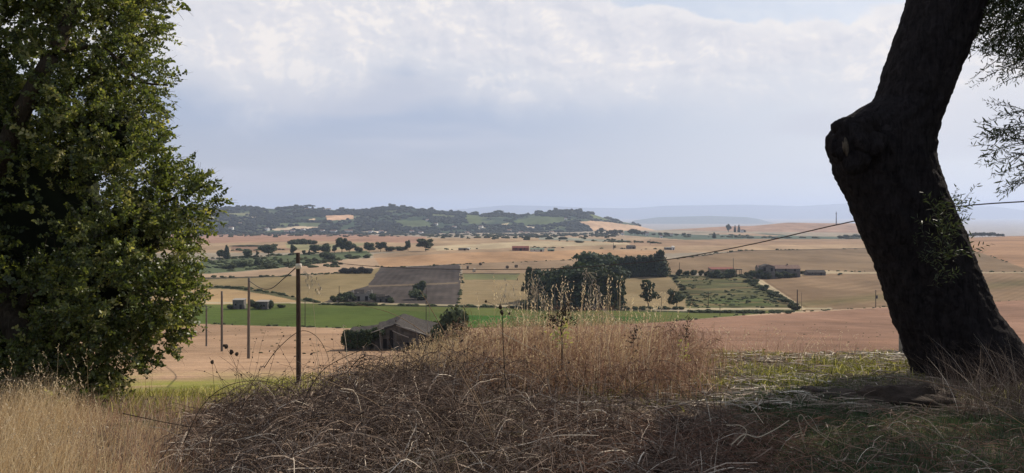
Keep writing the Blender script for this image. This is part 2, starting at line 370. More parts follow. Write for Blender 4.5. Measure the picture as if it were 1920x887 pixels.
def height(X, Y):
    X = np.asarray(X, float); Y = np.asarray(Y, float)
    s = CX + F * X / np.maximum(Y, 6.0)
    yy = np.clip(Y, 13.5, 2600)
    ci = np.clip(np.searchsorted(COLS, s) - 1, 0, len(COLS) - 2); ct = np.clip((s - COLS[ci]) / (COLS[ci + 1] - COLS[ci]), 0, 1)
    ct = ct * ct * (3 - 2 * ct)
    li = (np.log(yy) - _LT[0]) / (_LT[-1] - _LT[0]) * 899; l0 = np.clip(li.astype(int), 0, 898); lt = li - l0
    g = lambda c: _TAB[c, l0] * (1 - lt) + _TAB[c, l0 + 1] * lt
    d = g(ci) * (1 - ct) + g(ci + 1) * ct
    w = sstep(s, 520, 900)
    dn = np.interp(Y, NY, NL) * (1 - w) + np.interp(Y, NY, NR) * w
    d = np.where(Y < 13.5, dn, d)
    far = Y > 2600
    d = np.where(far, d + (155 - d) * sstep(Y, 2600, 4600), d)
    z = -d
    # relief: small bumps near, broad swells far
    z = z + fbm(X * .9, Y * .9, 3, 4) * .055 * sstep(Y, 3.0, 5) * (1 - sstep(Y, 14, 40))
    z = z + fbm(X / 60, Y / 90, 11, 4) * 1.1 * sstep(Y, 60, 300) * (1 - .0 * Y)
    z = z + fbm(X / 500, Y / 600, 21, 3) * 2.2 * sstep(Y, 500, 1500) * (1 - sstep(Y, 2300, 2600))
    return z
_YS = np.exp(np.linspace(math.log(4), math.log(2600), 4000))
def ground_at(px, py, skip=25.0):              # the first point of land beyond 'skip' metres that shows at this pixel
    X = (px - CX) / F * _YS; pr = HY - height(X, _YS) / _YS * F
    ok = (_YS > skip) & (pr <= py)
    i = int(np.argmax(ok)) if ok.any() else len(_YS) - 1
    Y = _YS[i]; x = X[i]; return float(x), float(Y), float(height(x, Y))

def A(r, g, b, k=1.0): return np.array(lin(r, g, b)) * k
TAN, PALE, ORANGE = A(168, 136, 112), A(190, 165, 140), A(190, 150, 114)
POLY = [   # (name, colour, outline as seen from the bank, edge wobble)
 ('stubble_field', A(176, 146, 118), [(-900, 446), (1300, 446), (1300, 470), (-900, 480)], 0),
 ('stubble_field', A(172, 132, 112), [(-900, 438), (560, 438), (590, 434), (700, 441), (800, 444), (790, 456), (600, 452), (400, 456), (-900, 456)], 0),
 ('stubble_field', A(158, 148, 112), [(535, 456), (590, 459), (700, 455), (640, 468), (540, 470)], 1),
 ('stubble_field', A(150, 118, 98), [(435, 461), (500, 464), (560, 466), (560, 469), (430, 472)], 1),
 ('stubble_field', A(192, 168, 138), [(810, 462), (1000, 452), (1130, 455), (1240, 457), (1020, 463), (820, 470)], 0),
 ('pale_field', A(150, 146, 132), [(1010, 444), (1120, 448), (1230, 452), (1230, 456), (1010, 449)], 0),
 ('stubble_field', A(180, 152, 128), [(1060, 441), (1240, 441), (1400, 449), (1240, 454), (1060, 445)], 0),
 ('stubble_field', A(176, 140, 120), [(1130, 400), (1900, 400), (1900, 440), (1390, 434), (1180, 430)], 0),
 ('scrub_land', A(96, 106, 92), [(1170, 432), (1280, 439), (1330, 441), (1430, 437), (1500, 443), (1700, 445), (1700, 449), (1400, 448), (1290, 450), (1170, 441)], 1),
 ('stubble_field', A(178, 148, 124), [(1330, 436), (1400, 437), (1470, 442), (1440, 443), (1360, 440)], 0),
 ('stubble_field', A(164, 132, 108), [(1180, 451), (1400, 448), (1900, 449), (1900, 458), (1500, 460), (1180, 462)], 0),
 ('stubble_field', A(182, 150, 122), [(1180, 462), (1500, 459), (1700, 456), (1700, 465), (1400, 470), (1180, 478)], 0),
 ('field_margin', A(92, 76, 64), [(1250, 487), (1390, 469.5), (1700, 464), (1700, 466), (1390, 471.5), (1250, 489)], 0),
 ('harvested_field', A(186, 145, 112), [(700, 483), (860, 473), (1080, 468), (1240, 470), (1240, 478), (1060, 488), (860, 495), (712, 501), (690, 490)], 0),
 ('harvested_field', A(170, 140, 114), [(700, 476), (860, 468), (1080, 462), (1080, 469), (860, 474), (700, 484)], 0),
 ('scrub_land', A(98, 104, 76), [(-900, 487), (380, 490), (500, 480), (600, 475), (690, 470), (700, 480), (650, 487), (560, 500), (390, 513), (-900, 513)], 2),
 ('harvested_field', A(186, 154, 128), [(-900, 514), (390, 514), (470, 508), (560, 499), (650, 487), (703, 484), (714, 501), (690, 508), (560, 518), (400, 521), (-900, 523)], 0),
 ('grazed_field', A(150, 128, 94), [(-900, 523), (400, 521), (560, 518), (690, 507), (714, 501), (690, 535), (600, 572), (-900, 572)], 1),
 ('field_margin', A(84, 76, 62), [(-900, 521), (400, 520), (540, 517), (540, 519), (400, 523), (-900, 524)], 0),
 ('harvested_field', A(184, 150, 112), [(-900, 546), (400, 542), (450, 542), (520, 552), (580, 566), (540, 571), (-900, 575)], 1),
 ('field_margin', A(98, 94, 68), [(390, 537), (450, 540), (520, 550), (600, 568), (570, 567), (500, 552), (440, 543), (390, 541)], 1),
 ('ploughed_field', A(84, 74, 70), [(714, 500), (760, 500), (862, 495), (866, 530), (858, 572), (600, 570), (650, 548), (690, 535)], 0),
 ('field_margin', A(120, 102, 86), [(690, 535), (860, 529), (860, 532), (690, 538)], 0),
 ('grazed_field', A(160, 132, 108), [(863, 495), (1060, 487), (1240, 478), (1240, 500), (975, 513), (867, 513)], 0),
 ('grazed_field', A(146, 124, 94), [(867, 513), (1300, 509), (1300, 580), (980, 577), (859, 571)], 0),
 ('grazed_field', A(122, 118, 84), [(869, 513), (975, 513), (968, 524), (872, 525)], 1),
 ('field_margin', A(90, 78, 62), [(867, 512), (975, 512.5), (975, 514.5), (867, 514)], 0),
 ('grazed_field', A(142, 116, 92), [(1240, 488), (1320, 480), (1390, 471), (1690, 465.5), (1830, 466), (1930, 507), (2600, 508), (2600, 514), (1560, 516), (1240, 512)], 0),
 ('harvested_field', A(170, 130, 102), [(1690, 442), (2600, 438), (2600, 508), (1930, 506), (1870, 485), (1815, 466), (1690, 465)], 0),
 ('grazed_field', A(144, 116, 92), [(1400, 518), (1560, 513), (2600, 511), (2600, 545), (1920, 564), (1690, 575), (1500, 583), (1410, 530)], 0),
 ('field_margin', A(178, 154, 126), [(1535, 506), (1600, 510), (2600, 509), (2600, 511), (1560, 513), (1500, 517), (1400, 522)], 0),
 ('terraced_field', A(100, 97, 66), [(1255, 518), (1400, 516), (1432, 533), (1505, 584), (1290, 584), (1285, 560)], 1.5),
 ('terraced_field', A(90, 96, 58), [(1330, 560), (1425, 558), (1450, 572), (1330, 575)], 1.5),
 ('green_field', A(100, 104, 56), [(-900, 568), (400, 571), (520, 568), (600, 568), (700, 570), (860, 574), (1000, 578), (1200, 581), (1300, 584), (1500, 583), (1400, 590), (1240, 604), (1100, 612), (870, 615), (640, 615), (380, 608), (-900, 600)], 0),
 ('green_field', A(88, 99, 48), [(-900, 577), (380, 578), (700, 577), (860, 590), (860, 614), (640, 614), (380, 607), (-900, 600)], 1.5),
 ('green_field', A(66, 98, 40), [(858, 591), (980, 592), (1230, 594), (1200, 602), (1000, 611), (858, 614)], .8),
 ('farm_track', A(180, 160, 132), [(-900, 563), (400, 566), (560, 567), (640, 567), (860, 571), (1060, 575), (1300, 578), (1500, 577), (1560, 577), (1560, 580), (1300, 581), (1060, 577.5), (860, 573.5), (640, 569.5), (-900, 566)], 0),
 ('field_margin', A(66, 66, 46), [(600, 570), (860, 573.8), (1060, 578), (1300, 584), (1440, 586), (1440, 588.5), (1300, 587), (1060, 580.5), (860, 576.5), (600, 571.8)], .5),
 ('farm_track', A(196, 172, 142), [(1414, 524), (1424, 522), (1470, 552), (1512, 580), (1500, 582), (1456, 556)], .5),
 ('stubble_slope', A(176, 140, 114), [(-900, 601), (380, 608), (640, 615.5), (870, 615.5), (1100, 612.5), (1240, 604), (1240, 790), (-900, 790)], 0),
 ('stubble_slope', A(158, 120, 101), [(1080, 613), (1240, 604), (1400, 590.5), (1560, 581.5), (1690, 574), (1920, 563), (2600, 546), (2600, 790), (1080, 790)], 0),
 ('stubble_slope', A(186, 152, 126), [(1400, 590), (1560, 581), (1690, 573.5), (1690, 575), (1560, 583), (1400, 592)], 0),
]
NAMES = ['plain'] + sorted({p_[0] for p_ in POLY})
LABELS = {'plain': 'pale hazy plain stretching away below the far hills', 'stubble_field': 'distant tan stubble fields in bands below the hills',
 'pale_field': 'thin pale grey field strip below the wooded hill', 'scrub_land': 'grey green scrubby land between the tan fields',
 'field_margin': 'dark rough margins between the fields', 'harvested_field': 'orange tan harvested wheat fields on the valley floor',
 'grazed_field': 'olive brown dry grazing fields in the valley', 'ploughed_field': 'dark ploughed field left of the pine grove',
 'terraced_field': 'green terraced plot below the grey farm buildings', 'green_field': 'bright green irrigated field on the valley floor',
 'farm_track': 'pale farm tracks along the green field and up to the farm', 'stubble_slope': 'reddish brown stubble slope falling away below the bank'}
def land():
    Ys = np.concatenate([np.exp(np.linspace(math.log(13.2), math.log(200), 150)), np.exp(np.linspace(math.log(201.5), math.log(2600), 470)), np.exp(np.linspace(math.log(2640), math.log(70000), 50))])
    ps = np.concatenate([np.linspace(-1900, -160, 40), np.arange(-120, 2040, 2.0), np.linspace(2080, 3800, 40)])
    PX, YY = np.meshgrid(ps, Ys); X = (PX - CX) / F * YY; Z = height(X, YY); Z = Z - .02 * (YY < 14)
    PY = HY - Z / YY * F
    w = fbm(X / 22, YY / 22, 5, 3)
    col = np.empty(PX.shape + (3,)); col[:] = A(168, 150, 132); ids = np.zeros(PX.shape, int)
    near = YY <= 2700
    for name, c, pl, wob in POLY:
        wb = max(wob, .7); k = inpoly(PX + w * wb * 3, PY + w * wb, pl) & near; col[k] = c; ids[k] = NAMES.index(name)
    # yellow-green grass where the slope starts, left of the brambles
    k = sstep(PY, 690, 722) * (1 - sstep(PX, 520, 700)) * (YY < 90) * np.clip(.55 + fbm(X / 4, YY / 8, 9, 4) * 1.2, 0, 1)
    col = col * (1 - k[..., None]) + A(132, 130, 62) * k[..., None]
    # furrow rows and tractor lines, ploughed relief
    pl_ = ids == NAMES.index('ploughed_field')
    col[pl_] *= (1 + .16 * np.sin(X[pl_] * 1.5 + YY[pl_] * .1) * vnoise(X[pl_] / 6, YY[pl_] / 14, 4) + .45 * fbm(X[pl_] / 9, YY[pl_] / 16, 34, 5))[:, None]
    rg = (ids == NAMES.index('grazed_field')) & (PX > 1400) & (PY > 516)
    ph = (PY[rg] - 545) + .00035 * (PX[rg] - 1380) ** 2
    col[rg] *= (1 + .10 * np.sin(ph * .9) * (vnoise(X[rg] / 40, YY[rg] / 40, 6)))[:, None]
    col[rg] = col[rg] * (1 - .5 * np.exp(-((PY[rg] - 566 + (PX[rg] - 1560) * .1) / 7) ** 2)[:, None] * np.array([.35, .1, .4]))
    lines = inpoly(PX, PY, [(1422, 528), (1440, 526), (1520, 575), (1505, 578)])
    col[lines] *= (1 - .22 * (np.sin((PX[lines] - 1.55 * PY[lines]) * .55) > .3))[:, None]
    tf = ids == NAMES.index('terraced_field')
    col[tf] *= np.clip(1 + .7 * fbm(X[tf] / 14, YY[tf] / 5, 14, 4) - .35 * (np.sin(PY[tf] * 1.25 + w[tf] * 3) > .6) * (vnoise(X[tf] / 12, YY[tf] / 9, 44) > .4), .3, 1.7)[:, None]
    kk = sstep(fbm(X[tf] / 22, YY[tf] / 8, 24, 4), -.05, .4)[:, None]; col[tf] = col[tf] * (1 - kk * .8) + A(128, 108, 78) * kk * .8
    sl = ids == NAMES.index('stubble_slope')
    col[sl] *= (1 + .10 * np.sin(PY[sl] * .42 + PX[sl] * .012 + 5 * vnoise(X[sl] / 40, YY[sl] / 60, 8)) * vnoise(X[sl] / 9, YY[sl] / 20, 18) + .12 * fbm(X[sl] / 5, YY[sl] / 12, 28, 4))[:, None]
    col *= np.array([.70, .765, .765]) * (1 + .10 * fbm(X / 45, YY / 70, 55, 4))[..., None]
    nr, nc = PX.shape; idx = np.arange(nr * nc).reshape(nr, nc)
    q = np.stack([idx[:-1, :-1], idx[:-1, 1:], idx[1:, 1:], idx[1:, :-1]], -1).reshape(-1, 4)
    fid = ids[:-1, :-1].ravel(); V = np.stack([X, YY, Z], -1).reshape(-1, 3); Cc = col.reshape(-1, 3)
    for i, name in enumerate(NAMES):
        f = q[fid == i]
        if not len(f): continue
        u, inv = np.unique(f, return_inverse=True)
        g = Geo(); g.add(V[u], inv.reshape(-1, 4), .5, Cc[u])
        tag(g.obj(name, M['field'], smooth=True), LABELS[name], 'field' if 'track' not in name else 'track', kind='structure')
land()
# the bank the photographer stands on
def bank():
    xs = np.linspace(-28, 28, 560); ys = np.concatenate([np.linspace(-12, 3, 20), np.linspace(3.1, 14.2, 190)])
    XX, YY = np.meshgrid(xs, ys); Z = height(XX, YY)
    nr, nc = XX.shape; idx = np.arange(nr * nc).reshape(nr, nc)
    q = np.stack([idx[:-1, :-1], idx[:-1, 1:], idx[1:, 1:], idx[1:, :-1]], -1).reshape(-1, 4)
    g = Geo(); g.add(np.stack([XX, YY, Z], -1).reshape(-1, 3), q)
    tag(g.obj('ground', M['ground'], smooth=True), 'dry earth bank in the foreground with litter and patchy grass', 'ground', kind='structure')
bank()

# ------------------------------------------------------------------ hills
def ridge(name, crest, base_y, Y0, Y1, Y2, cfun, label, amp=5, bump=120, ncol=700, nrow=70):
    cx = np.array([c[0] for c in crest], float); cy = np.array([c[1] for c in crest], float)
    ps = np.linspace(cx[0], cx[-1], ncol); t = np.linspace(0, 1, nrow)
    PX, T = np.meshgrid(ps, t); T2 = np.minimum(T * 1.25, 1); 
    Yf = Y0 + (Y1 - Y0) * T2 + (Y2 - Y1) * np.clip((T - .8) / .2, 0, 1)
    zb = -(base_y - HY) / F * Y0 - 12; zc = -(np.interp(PX, cx, cy) - HY) / F * Y1
    prof = .72 * T2 + .28 * sstep(T2, 0, 1)
    Z = zb + (zc - zb) * prof - np.clip((T - .8) / .2, 0, 1) * 90
    X = (PX - CX) / F * Yf
    env = np.sin(np.clip(T2, 0, 1) * pi) ** .6
    Z = Z + fbm(X / bump, Yf / bump, 31, 4) * amp * env
    PY = HY - Z / Yf * F
    nr, nc = PX.shape; idx = np.arange(nr * nc).reshape(nr, nc)
    q = np.stack([idx[:-1, :-1], idx[:-1, 1:], idx[1:, 1:], idx[1:, :-1]], -1).reshape(-1, 4)
    g = Geo(); col = cfun(PX, PY, X, Yf)
    g.add(np.stack([X, Yf, Z], -1).reshape(-1, 3), q, .5, col.reshape(-1, 3))
    tag(g.obj(name, M['field'], smooth=True), label, 'hill', kind='structure')
    return PX, PY, X, Yf, Z, T
HFIELDS = [(A(190, 155, 125), [(610, 404), (662, 403), (664, 411), (612, 414)]), (A(190, 165, 130), [(574, 412), (592, 410), (590, 415), (576, 416)]),
 (A(185, 165, 140), [(490, 430), (530, 427), (560, 424), (606, 426), (600, 430), (520, 432)]), (A(190, 175, 150), [(455, 406), (488, 407), (488, 409), (455, 408)]),
 (A(195, 180, 160), [(670, 434), (730, 434), (730, 437), (670, 437)]), (A(180, 150, 120), [(1075, 416), (1110, 414), (1140, 416), (1200, 424), (1240, 431), (1240, 440), (1110, 432), (1100, 424)]),
 (A(190, 175, 140), [(893, 428), (912, 424), (905, 433), (895, 434)]), (A(190, 175, 140), [(936, 421), (955, 418), (953, 422), (938, 425)]),
 (A(200, 185, 160), [(985, 424), (1006, 425), (1003, 430), (988, 430)]), (A(185, 170, 145), [(878, 444), (912, 439), (912, 442), (880, 448)]),
 (A(180, 165, 140), [(1015, 436), (1040, 436), (1036, 440), (1016, 439)]), (A(84, 94, 58), [(868, 402), (900, 404), (905, 418), (880, 420)]),
 (A(82, 94, 60), [(960, 415), (1010, 405), (1060, 408), (1050, 420), (990, 424)]), (A(98, 108, 70), [(1105, 400), (1125, 405), (1140, 412), (1108, 412)]),
 (A(92, 102, 70), [(520, 418), (600, 418), (600, 423), (520, 424)]), (A(80, 92, 62), [(740, 412), (800, 414), (810, 424), (740, 420)]), (A(120, 122, 90), [(420, 400), (470, 399), (470, 403), (420, 404)])]
def hillcol(PX, PY, X, Y):
    n = fbm(X / 60, Y / 90, 41, 4); m = fbm(X / 160, Y / 220, 51, 3)
    c = A(52, 68, 52) + (A(92, 100, 72) - A(52, 68, 52)) * sstep(m + .5 * n, .0, .5)[..., None]
    w = n * 1.2
    for cc, pl in HFIELDS:
        k = inpoly(PX + w * 3, PY + w, pl); c[k] = cc
    return c
CREST = [(-900, 396), (300, 392), (380, 391), (430, 390), (480, 390), (520, 392), (560, 389), (600, 391), (640, 395), (680, 395), (700, 392), (730, 390), (790, 391), (840, 396), (870, 400), (900, 403), (930, 401), (960, 403), (975, 406), (990, 403), (1010, 398), (1060, 394), (1090, 396), (1110, 401), (1130, 408), (1150, 413), (1190, 420), (1205, 426), (1240, 434), (1260, 444)]
HILL = ridge('hills', CREST, 444, 2450, 3600, 4400, hillcol, 'wooded farmland hill across the left and middle horizon', 6, 140, 900, 80)
ridge('distant_mountain', [(1120, 440), (1150, 430), (1190, 413), (1235, 407), (1280, 406), (1330, 404.5), (1400, 407), (1425, 411), (1445, 417), (1480, 424), (1520, 436)], 440, 10500, 12000, 14500, lambda PX, PY, X, Y: np.broadcast_to(A(96, 104, 96), PX.shape + (3,)).copy(), 'flat topped blue mountain far off in the middle gap', 12, 900, 200, 30)
ridge('far_mountains', [(500, 420), (700, 400), (850, 393), (950, 384), (1040, 386), (1100, 389), (1180, 390), (1250, 385), (1400, 383), (1500, 386), (1600, 380), (1700, 384), (1800, 388), (1860, 386), (1920, 394), (2100, 398), (2500, 420)], 425, 21000, 23000, 27000, lambda PX, PY, X, Y: np.broadcast_to(A(90, 98, 104), PX.shape + (3,)).copy(), 'very faint mountain range lost in haze on the horizon', 20, 1800, 300, 24)

# ------------------------------------------------------------------ the air
def haze():
    g = Geo(); box(g, -20000, 20000, -300, 34000, -170, 420)
    m = bpy.data.materials.new('haze_air'); m.use_nodes = True; n = m.node_tree; n.nodes.clear()
    v = n.nodes.new('ShaderNodeVolumePrincipled'); v.inputs['Color'].default_value = (.59, .71, .97, 1)
    v.inputs['Density'].default_value = 0.8e-4; v.inputs['Anisotropy'].default_value = .25
    o = n.nodes.new('ShaderNodeOutputMaterial'); n.links.new(v.outputs[0], o.inputs['Volume'])
    tag(g.obj('haze', m), 'pale bluish haze over the whole valley', 'haze', kind='stuff')
haze()
# ------------------------------------------------------------------ tree kit
def ico(sub):
    t = (1 + 5 ** .5) / 2
    v = [(-1, t, 0), (1, t, 0), (-1, -t, 0), (1, -t, 0), (0, -1, t), (0, 1, t), (0, -1, -t), (0, 1, -t), (t, 0, -1), (t, 0, 1), (-t, 0, -1), (-t, 0, 1)]
    f = [(0, 11, 5), (0, 5, 1), (0, 1, 7), (0, 7, 10), (0, 10, 11), (1, 5, 9), (5, 11, 4), (11, 10, 2), (10, 7, 6), (7, 1, 8), (3, 9, 4), (3, 4, 2), (3, 2, 6), (3, 6, 8), (3, 8, 9), (4, 9, 5), (2, 4, 11), (6, 2, 10), (8, 6, 7), (9, 8, 1)]
    v = [np.array(a) / np.linalg.norm(a) for a in v]
    for _ in range(sub):
        c = {}; nf = []
        def mid(a, b):
            k = (min(a, b), max(a, b))
            if k not in c: m = v[a] + v[b]; v.append(m / np.linalg.norm(m)); c[k] = len(v) - 1
            return c[k]
        for a, b, d in f:
            x, y, z = mid(a, b), mid(b, d), mid(d, a); nf += [(a, x, z), (b, y, x), (d, z, y), (x, y, z)]
        f = nf
    return np.array(v), np.array(f)
ICO1, ICO2, ICO3 = ico(1), ico(2), ico(3)
def lump(g, c, r, seed, amp=.25, ic=ICO2, tint=.2):
    v, f = ic; k = 1 + amp * fbm(v[:, 0] * 1.7 + seed * 3.1 + v[:, 2], v[:, 1] * 1.7 + seed + v[:, 2] * 1.3, seed, 3)
    g.add(v * k[:, None] * np.asarray(r) + np.asarray(c), f, tint)
def foliage(lobes, n, size, seed, flat=0.0):
    """lobes: (centre, radii); leaf clumps on and inside each lobe, dark lumps within, inner shade put into their tint"""
    rng = np.random.default_rng(seed); g = Geo(); core = Geo()
    area = np.array([r[0] * r[1] + r[0] * r[2] + r[1] * r[2] for _, r in lobes]); cnt = np.maximum((n * area / area.sum()).astype(int), 8)
    for i, ((c, r), k) in enumerate(zip(lobes, cnt)):
        d = rand_dir(k, rng); rad = rng.uniform(.62, 1.06, k) ** .6
        rad *= 1 + .25 * fbm(d[:, 0] * 2.5 + i, d[:, 1] * 2.5 + d[:, 2] * 2, seed + i, 2)
        P = np.asarray(c) + d * rad[:, None] * np.asarray(r)
        nn = d + rand_dir(k, rng) * .9; dd = np.cross(nn, rand_dir(k, rng))
        s = size * rng.uniform(.6, 1.4, k)
        t = np.clip(.5 + rng.normal(0, .2, k) + .15 * fbm(P[:, 0] * 4, P[:, 2] * 4, seed, 2), 0, 1)
        v, f = leaves(P, dd, nn, s, s * .7, LEAFN); g.add(v, f, np.repeat(t, 6))
        lump(g, c, np.asarray(r) * .74, seed + i, .3, ICO2 if len(lobes) < 14 else ICO1, .12)  # opaque dark lump, the lobe's inner shade painted by its tint
    return g
def lobes_round(seed, n=9):
    rng = np.random.default_rng(seed); L = [((0, 0, .60), (.33, .33, .30))]
    for i in range(n):
        a = rng.uniform(0, 2 * pi); h = rng.uniform(.34, .84); rr = .34 * math.sqrt(max(.15, 1 - ((h - .58) / .42) ** 2)) * rng.uniform(.6, 1)
        q = rng.uniform(.13, .22); L.append(((cos(a) * rr, sin(a) * rr, h), (q, q, q * .85)))
    return L
def lobes_pine(seed, n=8):
    rng = np.random.default_rng(seed); L = [((0, 0, .74), (.36, .36, .16))]
    for i in range(n):
        a = i * 2.4 + rng.uniform(-.3, .3); rr = rng.uniform(.18, .34); q = rng.uniform(.14, .2)
        L.append(((cos(a) * rr, sin(a) * rr, rng.uniform(.62, .8)), (q, q, q * .7)))
    L.append(((.03, 0, .86), (.2, .2, .13))); return L
def lobes_cyp(seed, n=9):
    rng = np.random.default_rng(seed); L = []
    for i in range(n):
        h = .12 + .8 * i / (n - 1); w = .46 * (1 - (h - .1) ** 1.6) + .05
        L.append(((rng.uniform(-.06, .06), rng.uniform(-.06, .06), h), (w, w, .13)))
    return L
def lobes_tier(seed):                          # open grown pine: shaggy tiers of spreading branches
    rng = np.random.default_rng(seed); L = []
    for i in range(16):
        h = rng.uniform(.25, .95); a = rng.uniform(0, 2 * pi); rr = .42 * (1.05 - h) * rng.uniform(.5, 1.1) + .04
        L.append(((cos(a) * rr, sin(a) * rr, h), (.17, .17, .07)))
    L.append(((0, 0, .55), (.2, .2, .35))); return L
def lobes_grove(seed, n=12):                  # close grown tree, crown almost to the ground
    rng = np.random.default_rng(seed); L = [((0, 0, .42), (.34, .34, .34)), ((0, 0, .8), (.27, .27, .18))]
    for i in range(n):
        a = i * 2.4 + rng.uniform(-.4, .4); h = rng.uniform(.16, .82); q = rng.uniform(.15, .23)
        L.append(((cos(a) * .3, sin(a) * .3, h), (q, q, q * .8)))
    return L
def lobes_bush(seed, n=7):
    rng = np.random.default_rng(seed); L = []
    for i in range(n):
        a = rng.uniform(0, 2 * pi); rr = rng.uniform(.05, .3); q = rng.uniform(.18, .3)
        L.append(((cos(a) * rr, sin(a) * rr, rng.uniform(.25, .62)), (q, q, q * 1.15)))
    return L
KIT = {}
def kit(kind):
    if kind in KIT: return KIT[kind]
    out = []
    spec = {'round': (lobes_round, 1500, .075, 'leaf_far', 4), 'pine': (lobes_pine, 2200, .06, 'leaf_pine', 3), 'conifer': (lobes_cyp, 1500, .07, 'leaf_pine', 3),
            'grove': (lobes_grove, 2000, .075, 'leaf_pine', 4), 'olivegrove': (lobes_grove, 2000, .075, 'leaf_scrub2', 1), 'tier': (lobes_tier, 2200, .07, 'leaf_pine', 2), 'bush': (lobes_bush, 1100, .09, 'leaf_far', 3), 'scrub': (lobes_bush, 1100, .09, 'leaf_scrub', 3),
            'grey': (lobes_bush, 1100, .09, 'leaf_grey', 3), 'light': (lobes_round, 1500, .075, 'leaf_scrub', 2)}[kind]
    for s in range(spec[4]):
        cr = foliage(spec[0](s * 17 + 5), spec[1], spec[2], s * 31 + 3).mesh(kind + '_crown', M[spec[3]])
        g = Geo(); rng = np.random.default_rng(s)
        pts = tube_pts([(0, 0, -.04), (.01, .01, .3), (rng.uniform(-.03, .03), 0, .62), (0, 0, .8)], 8)[None]
        v, f = tubes(pts, np.linspace(.035, .012, 8)[None], 6); g.add(v, f)
        for i in range(5):
            a = i * 1.3 + s; h = .3 + .08 * i
            q = tube_pts([(0, 0, h), (cos(a) * .12, sin(a) * .12, h + .1), (cos(a) * .26, sin(a) * .26, h + .2)], 5)[None]
            v, f = tubes(q, np.linspace(.016, .006, 5)[None], 5); g.add(v, f)
        out.append((cr, g.mesh('trunk', M['bark'])))
    KIT[kind] = out; return out
_cnt = [0]
KINDNAME = {'grove': 'pine_tree', 'olivegrove': 'pine_tree', 'round': 'broadleaf_tree', 'pine': 'umbrella_pine', 'conifer': 'conifer', 'tier': 'pine_tree', 'bush': 'bush', 'scrub': 'bush', 'grey': 'bush', 'light': 'broadleaf_tree'}
CATN = {'grove': 'pine tree', 'olivegrove': 'pine tree', 'round': 'tree', 'pine': 'pine tree', 'conifer': 'conifer', 'tier': 'pine tree', 'bush': 'bush', 'scrub': 'bush', 'grey': 'bush', 'light': 'tree'}
def tree(kind, px, top, base, wpx, label, group=None, loc=None, name=None, lift=0):
    """a tree whose foot stands on the land seen at (px, base)"""
    _cnt[0] += 1; x, y, z = loc or ground_at(px, base)
    h = (base - top) * y / F; w = wpx * y / F
    r = empty(name or KINDNAME[kind], (x, y, z - .02 * h), (_cnt[0] * 2.399) % 6.28)
    k = kit(kind); cr, tr = k[_cnt[0] % len(k)]
    sx = {'grove': 1.28, 'olivegrove': 1.25, 'round': 1.05, 'pine': .95, 'conifer': 1.0, 'tier': 1.0, 'bush': .95}.get(kind, .98)
    instance('crown', cr, (0, 0, 0), 0, (w * sx, w * sx, h * 1.03), r)
    if kind not in ('bush', 'scrub', 'grey'): instance('trunk', tr, (0, 0, 0), 0, (h * .8, h * .8, h), r)
    else: instance('stem', tr, (0, 0, 0), 0, (h * .5, h * .5, h * .7), r)
    return tag(r, label, CATN[kind], group)

# ------------------------------------------------------------------ pine grove, middle of the valley
G = 'trees of the dark pine grove'
for a in [
 ('tier', 990, 502, 566, 32, 'leaning pine at the left edge of the dark grove'),
 ('grove', 1008, 503, 562, 36, 'second rounded tree from the left edge of the grove'),
 ('grove', 1024, 505, 566, 36, 'rounded grove tree standing third from its left edge'),
 ('grove', 1040, 503, 560, 36, 'round grove tree just left of the tallest front crown gap'),
 ('grove', 1054, 500, 556, 34, 'rear grove tree whose tip rises beside the broad umbrella pines'),
 ('grove', 1014, 517, 574, 40, 'front row grove tree above the left end of the pale stalks'),
 ('grove', 1036, 518, 575, 40, 'front row grove tree behind the white seed heads'),
 ('grove', 1060, 514, 575, 40, 'front row grove tree between the seed heads and the umbrella pine'),
 ('grove', 1066, 497, 548, 40, 'rear tree at the left foot of the tallest umbrella pine'),
 ('grove', 1104, 471, 545, 82, 'tallest broad umbrella pine at the top of the grove'),
 ('grove', 1136, 474, 540, 72, 'second tall umbrella pine touching the long conifer screen'),
 ('grove', 1092, 492, 574, 88, 'broad front umbrella pine with a smooth domed crown'),
 ('olivegrove', 1128, 504, 577, 70, 'olive green front tree of the grove with a paler crown'),
 ('grove', 1098, 522, 578, 66, 'dark low tree in front of the domed umbrella pine'),
 ('grove', 1146, 522, 577, 46, 'dark tree at the right front corner of the grove')]:
    tree(*a, group=G)
for i, (px, top, w_) in enumerate([(984, 560, 18), (998, 561, 22), (1012, 559, 20), (1027, 561, 22), (1043, 560, 22), (1058, 561, 22), (1075, 560, 24), (1094, 561, 26), (1115, 561, 26), (1136, 562, 22), (1152, 563, 16)]):
    tree('bush', px, top, 579, w_, ORD[i] + ' dark low bush from the left under the front of the grove', 'undergrowth of the grove')
tree('tier', 1163, 534, 577, 36, 'small bare stemmed pine just right of the grove')
tree('tier', 1215, 526, 577, 50, 'solitary shaggy pine between grove and terraced plot')
tree('round', 1269, 543, 578, 40, 'solitary round dark tree beside a pale object and track')
for i in range(11):
    px = 1152 + i * 7.6
    tree('conifer', px, 482 + (i % 3) * 1.2 - .3 * i, 521 - .35 * i, 27, ORD[i] + ' conifer from the left in the dark screen right of the grove', 'conifers of the dark screen')
tree('conifer', 1236, 470, 519, 44, 'broad pointed conifer ending the dark screen on its right')

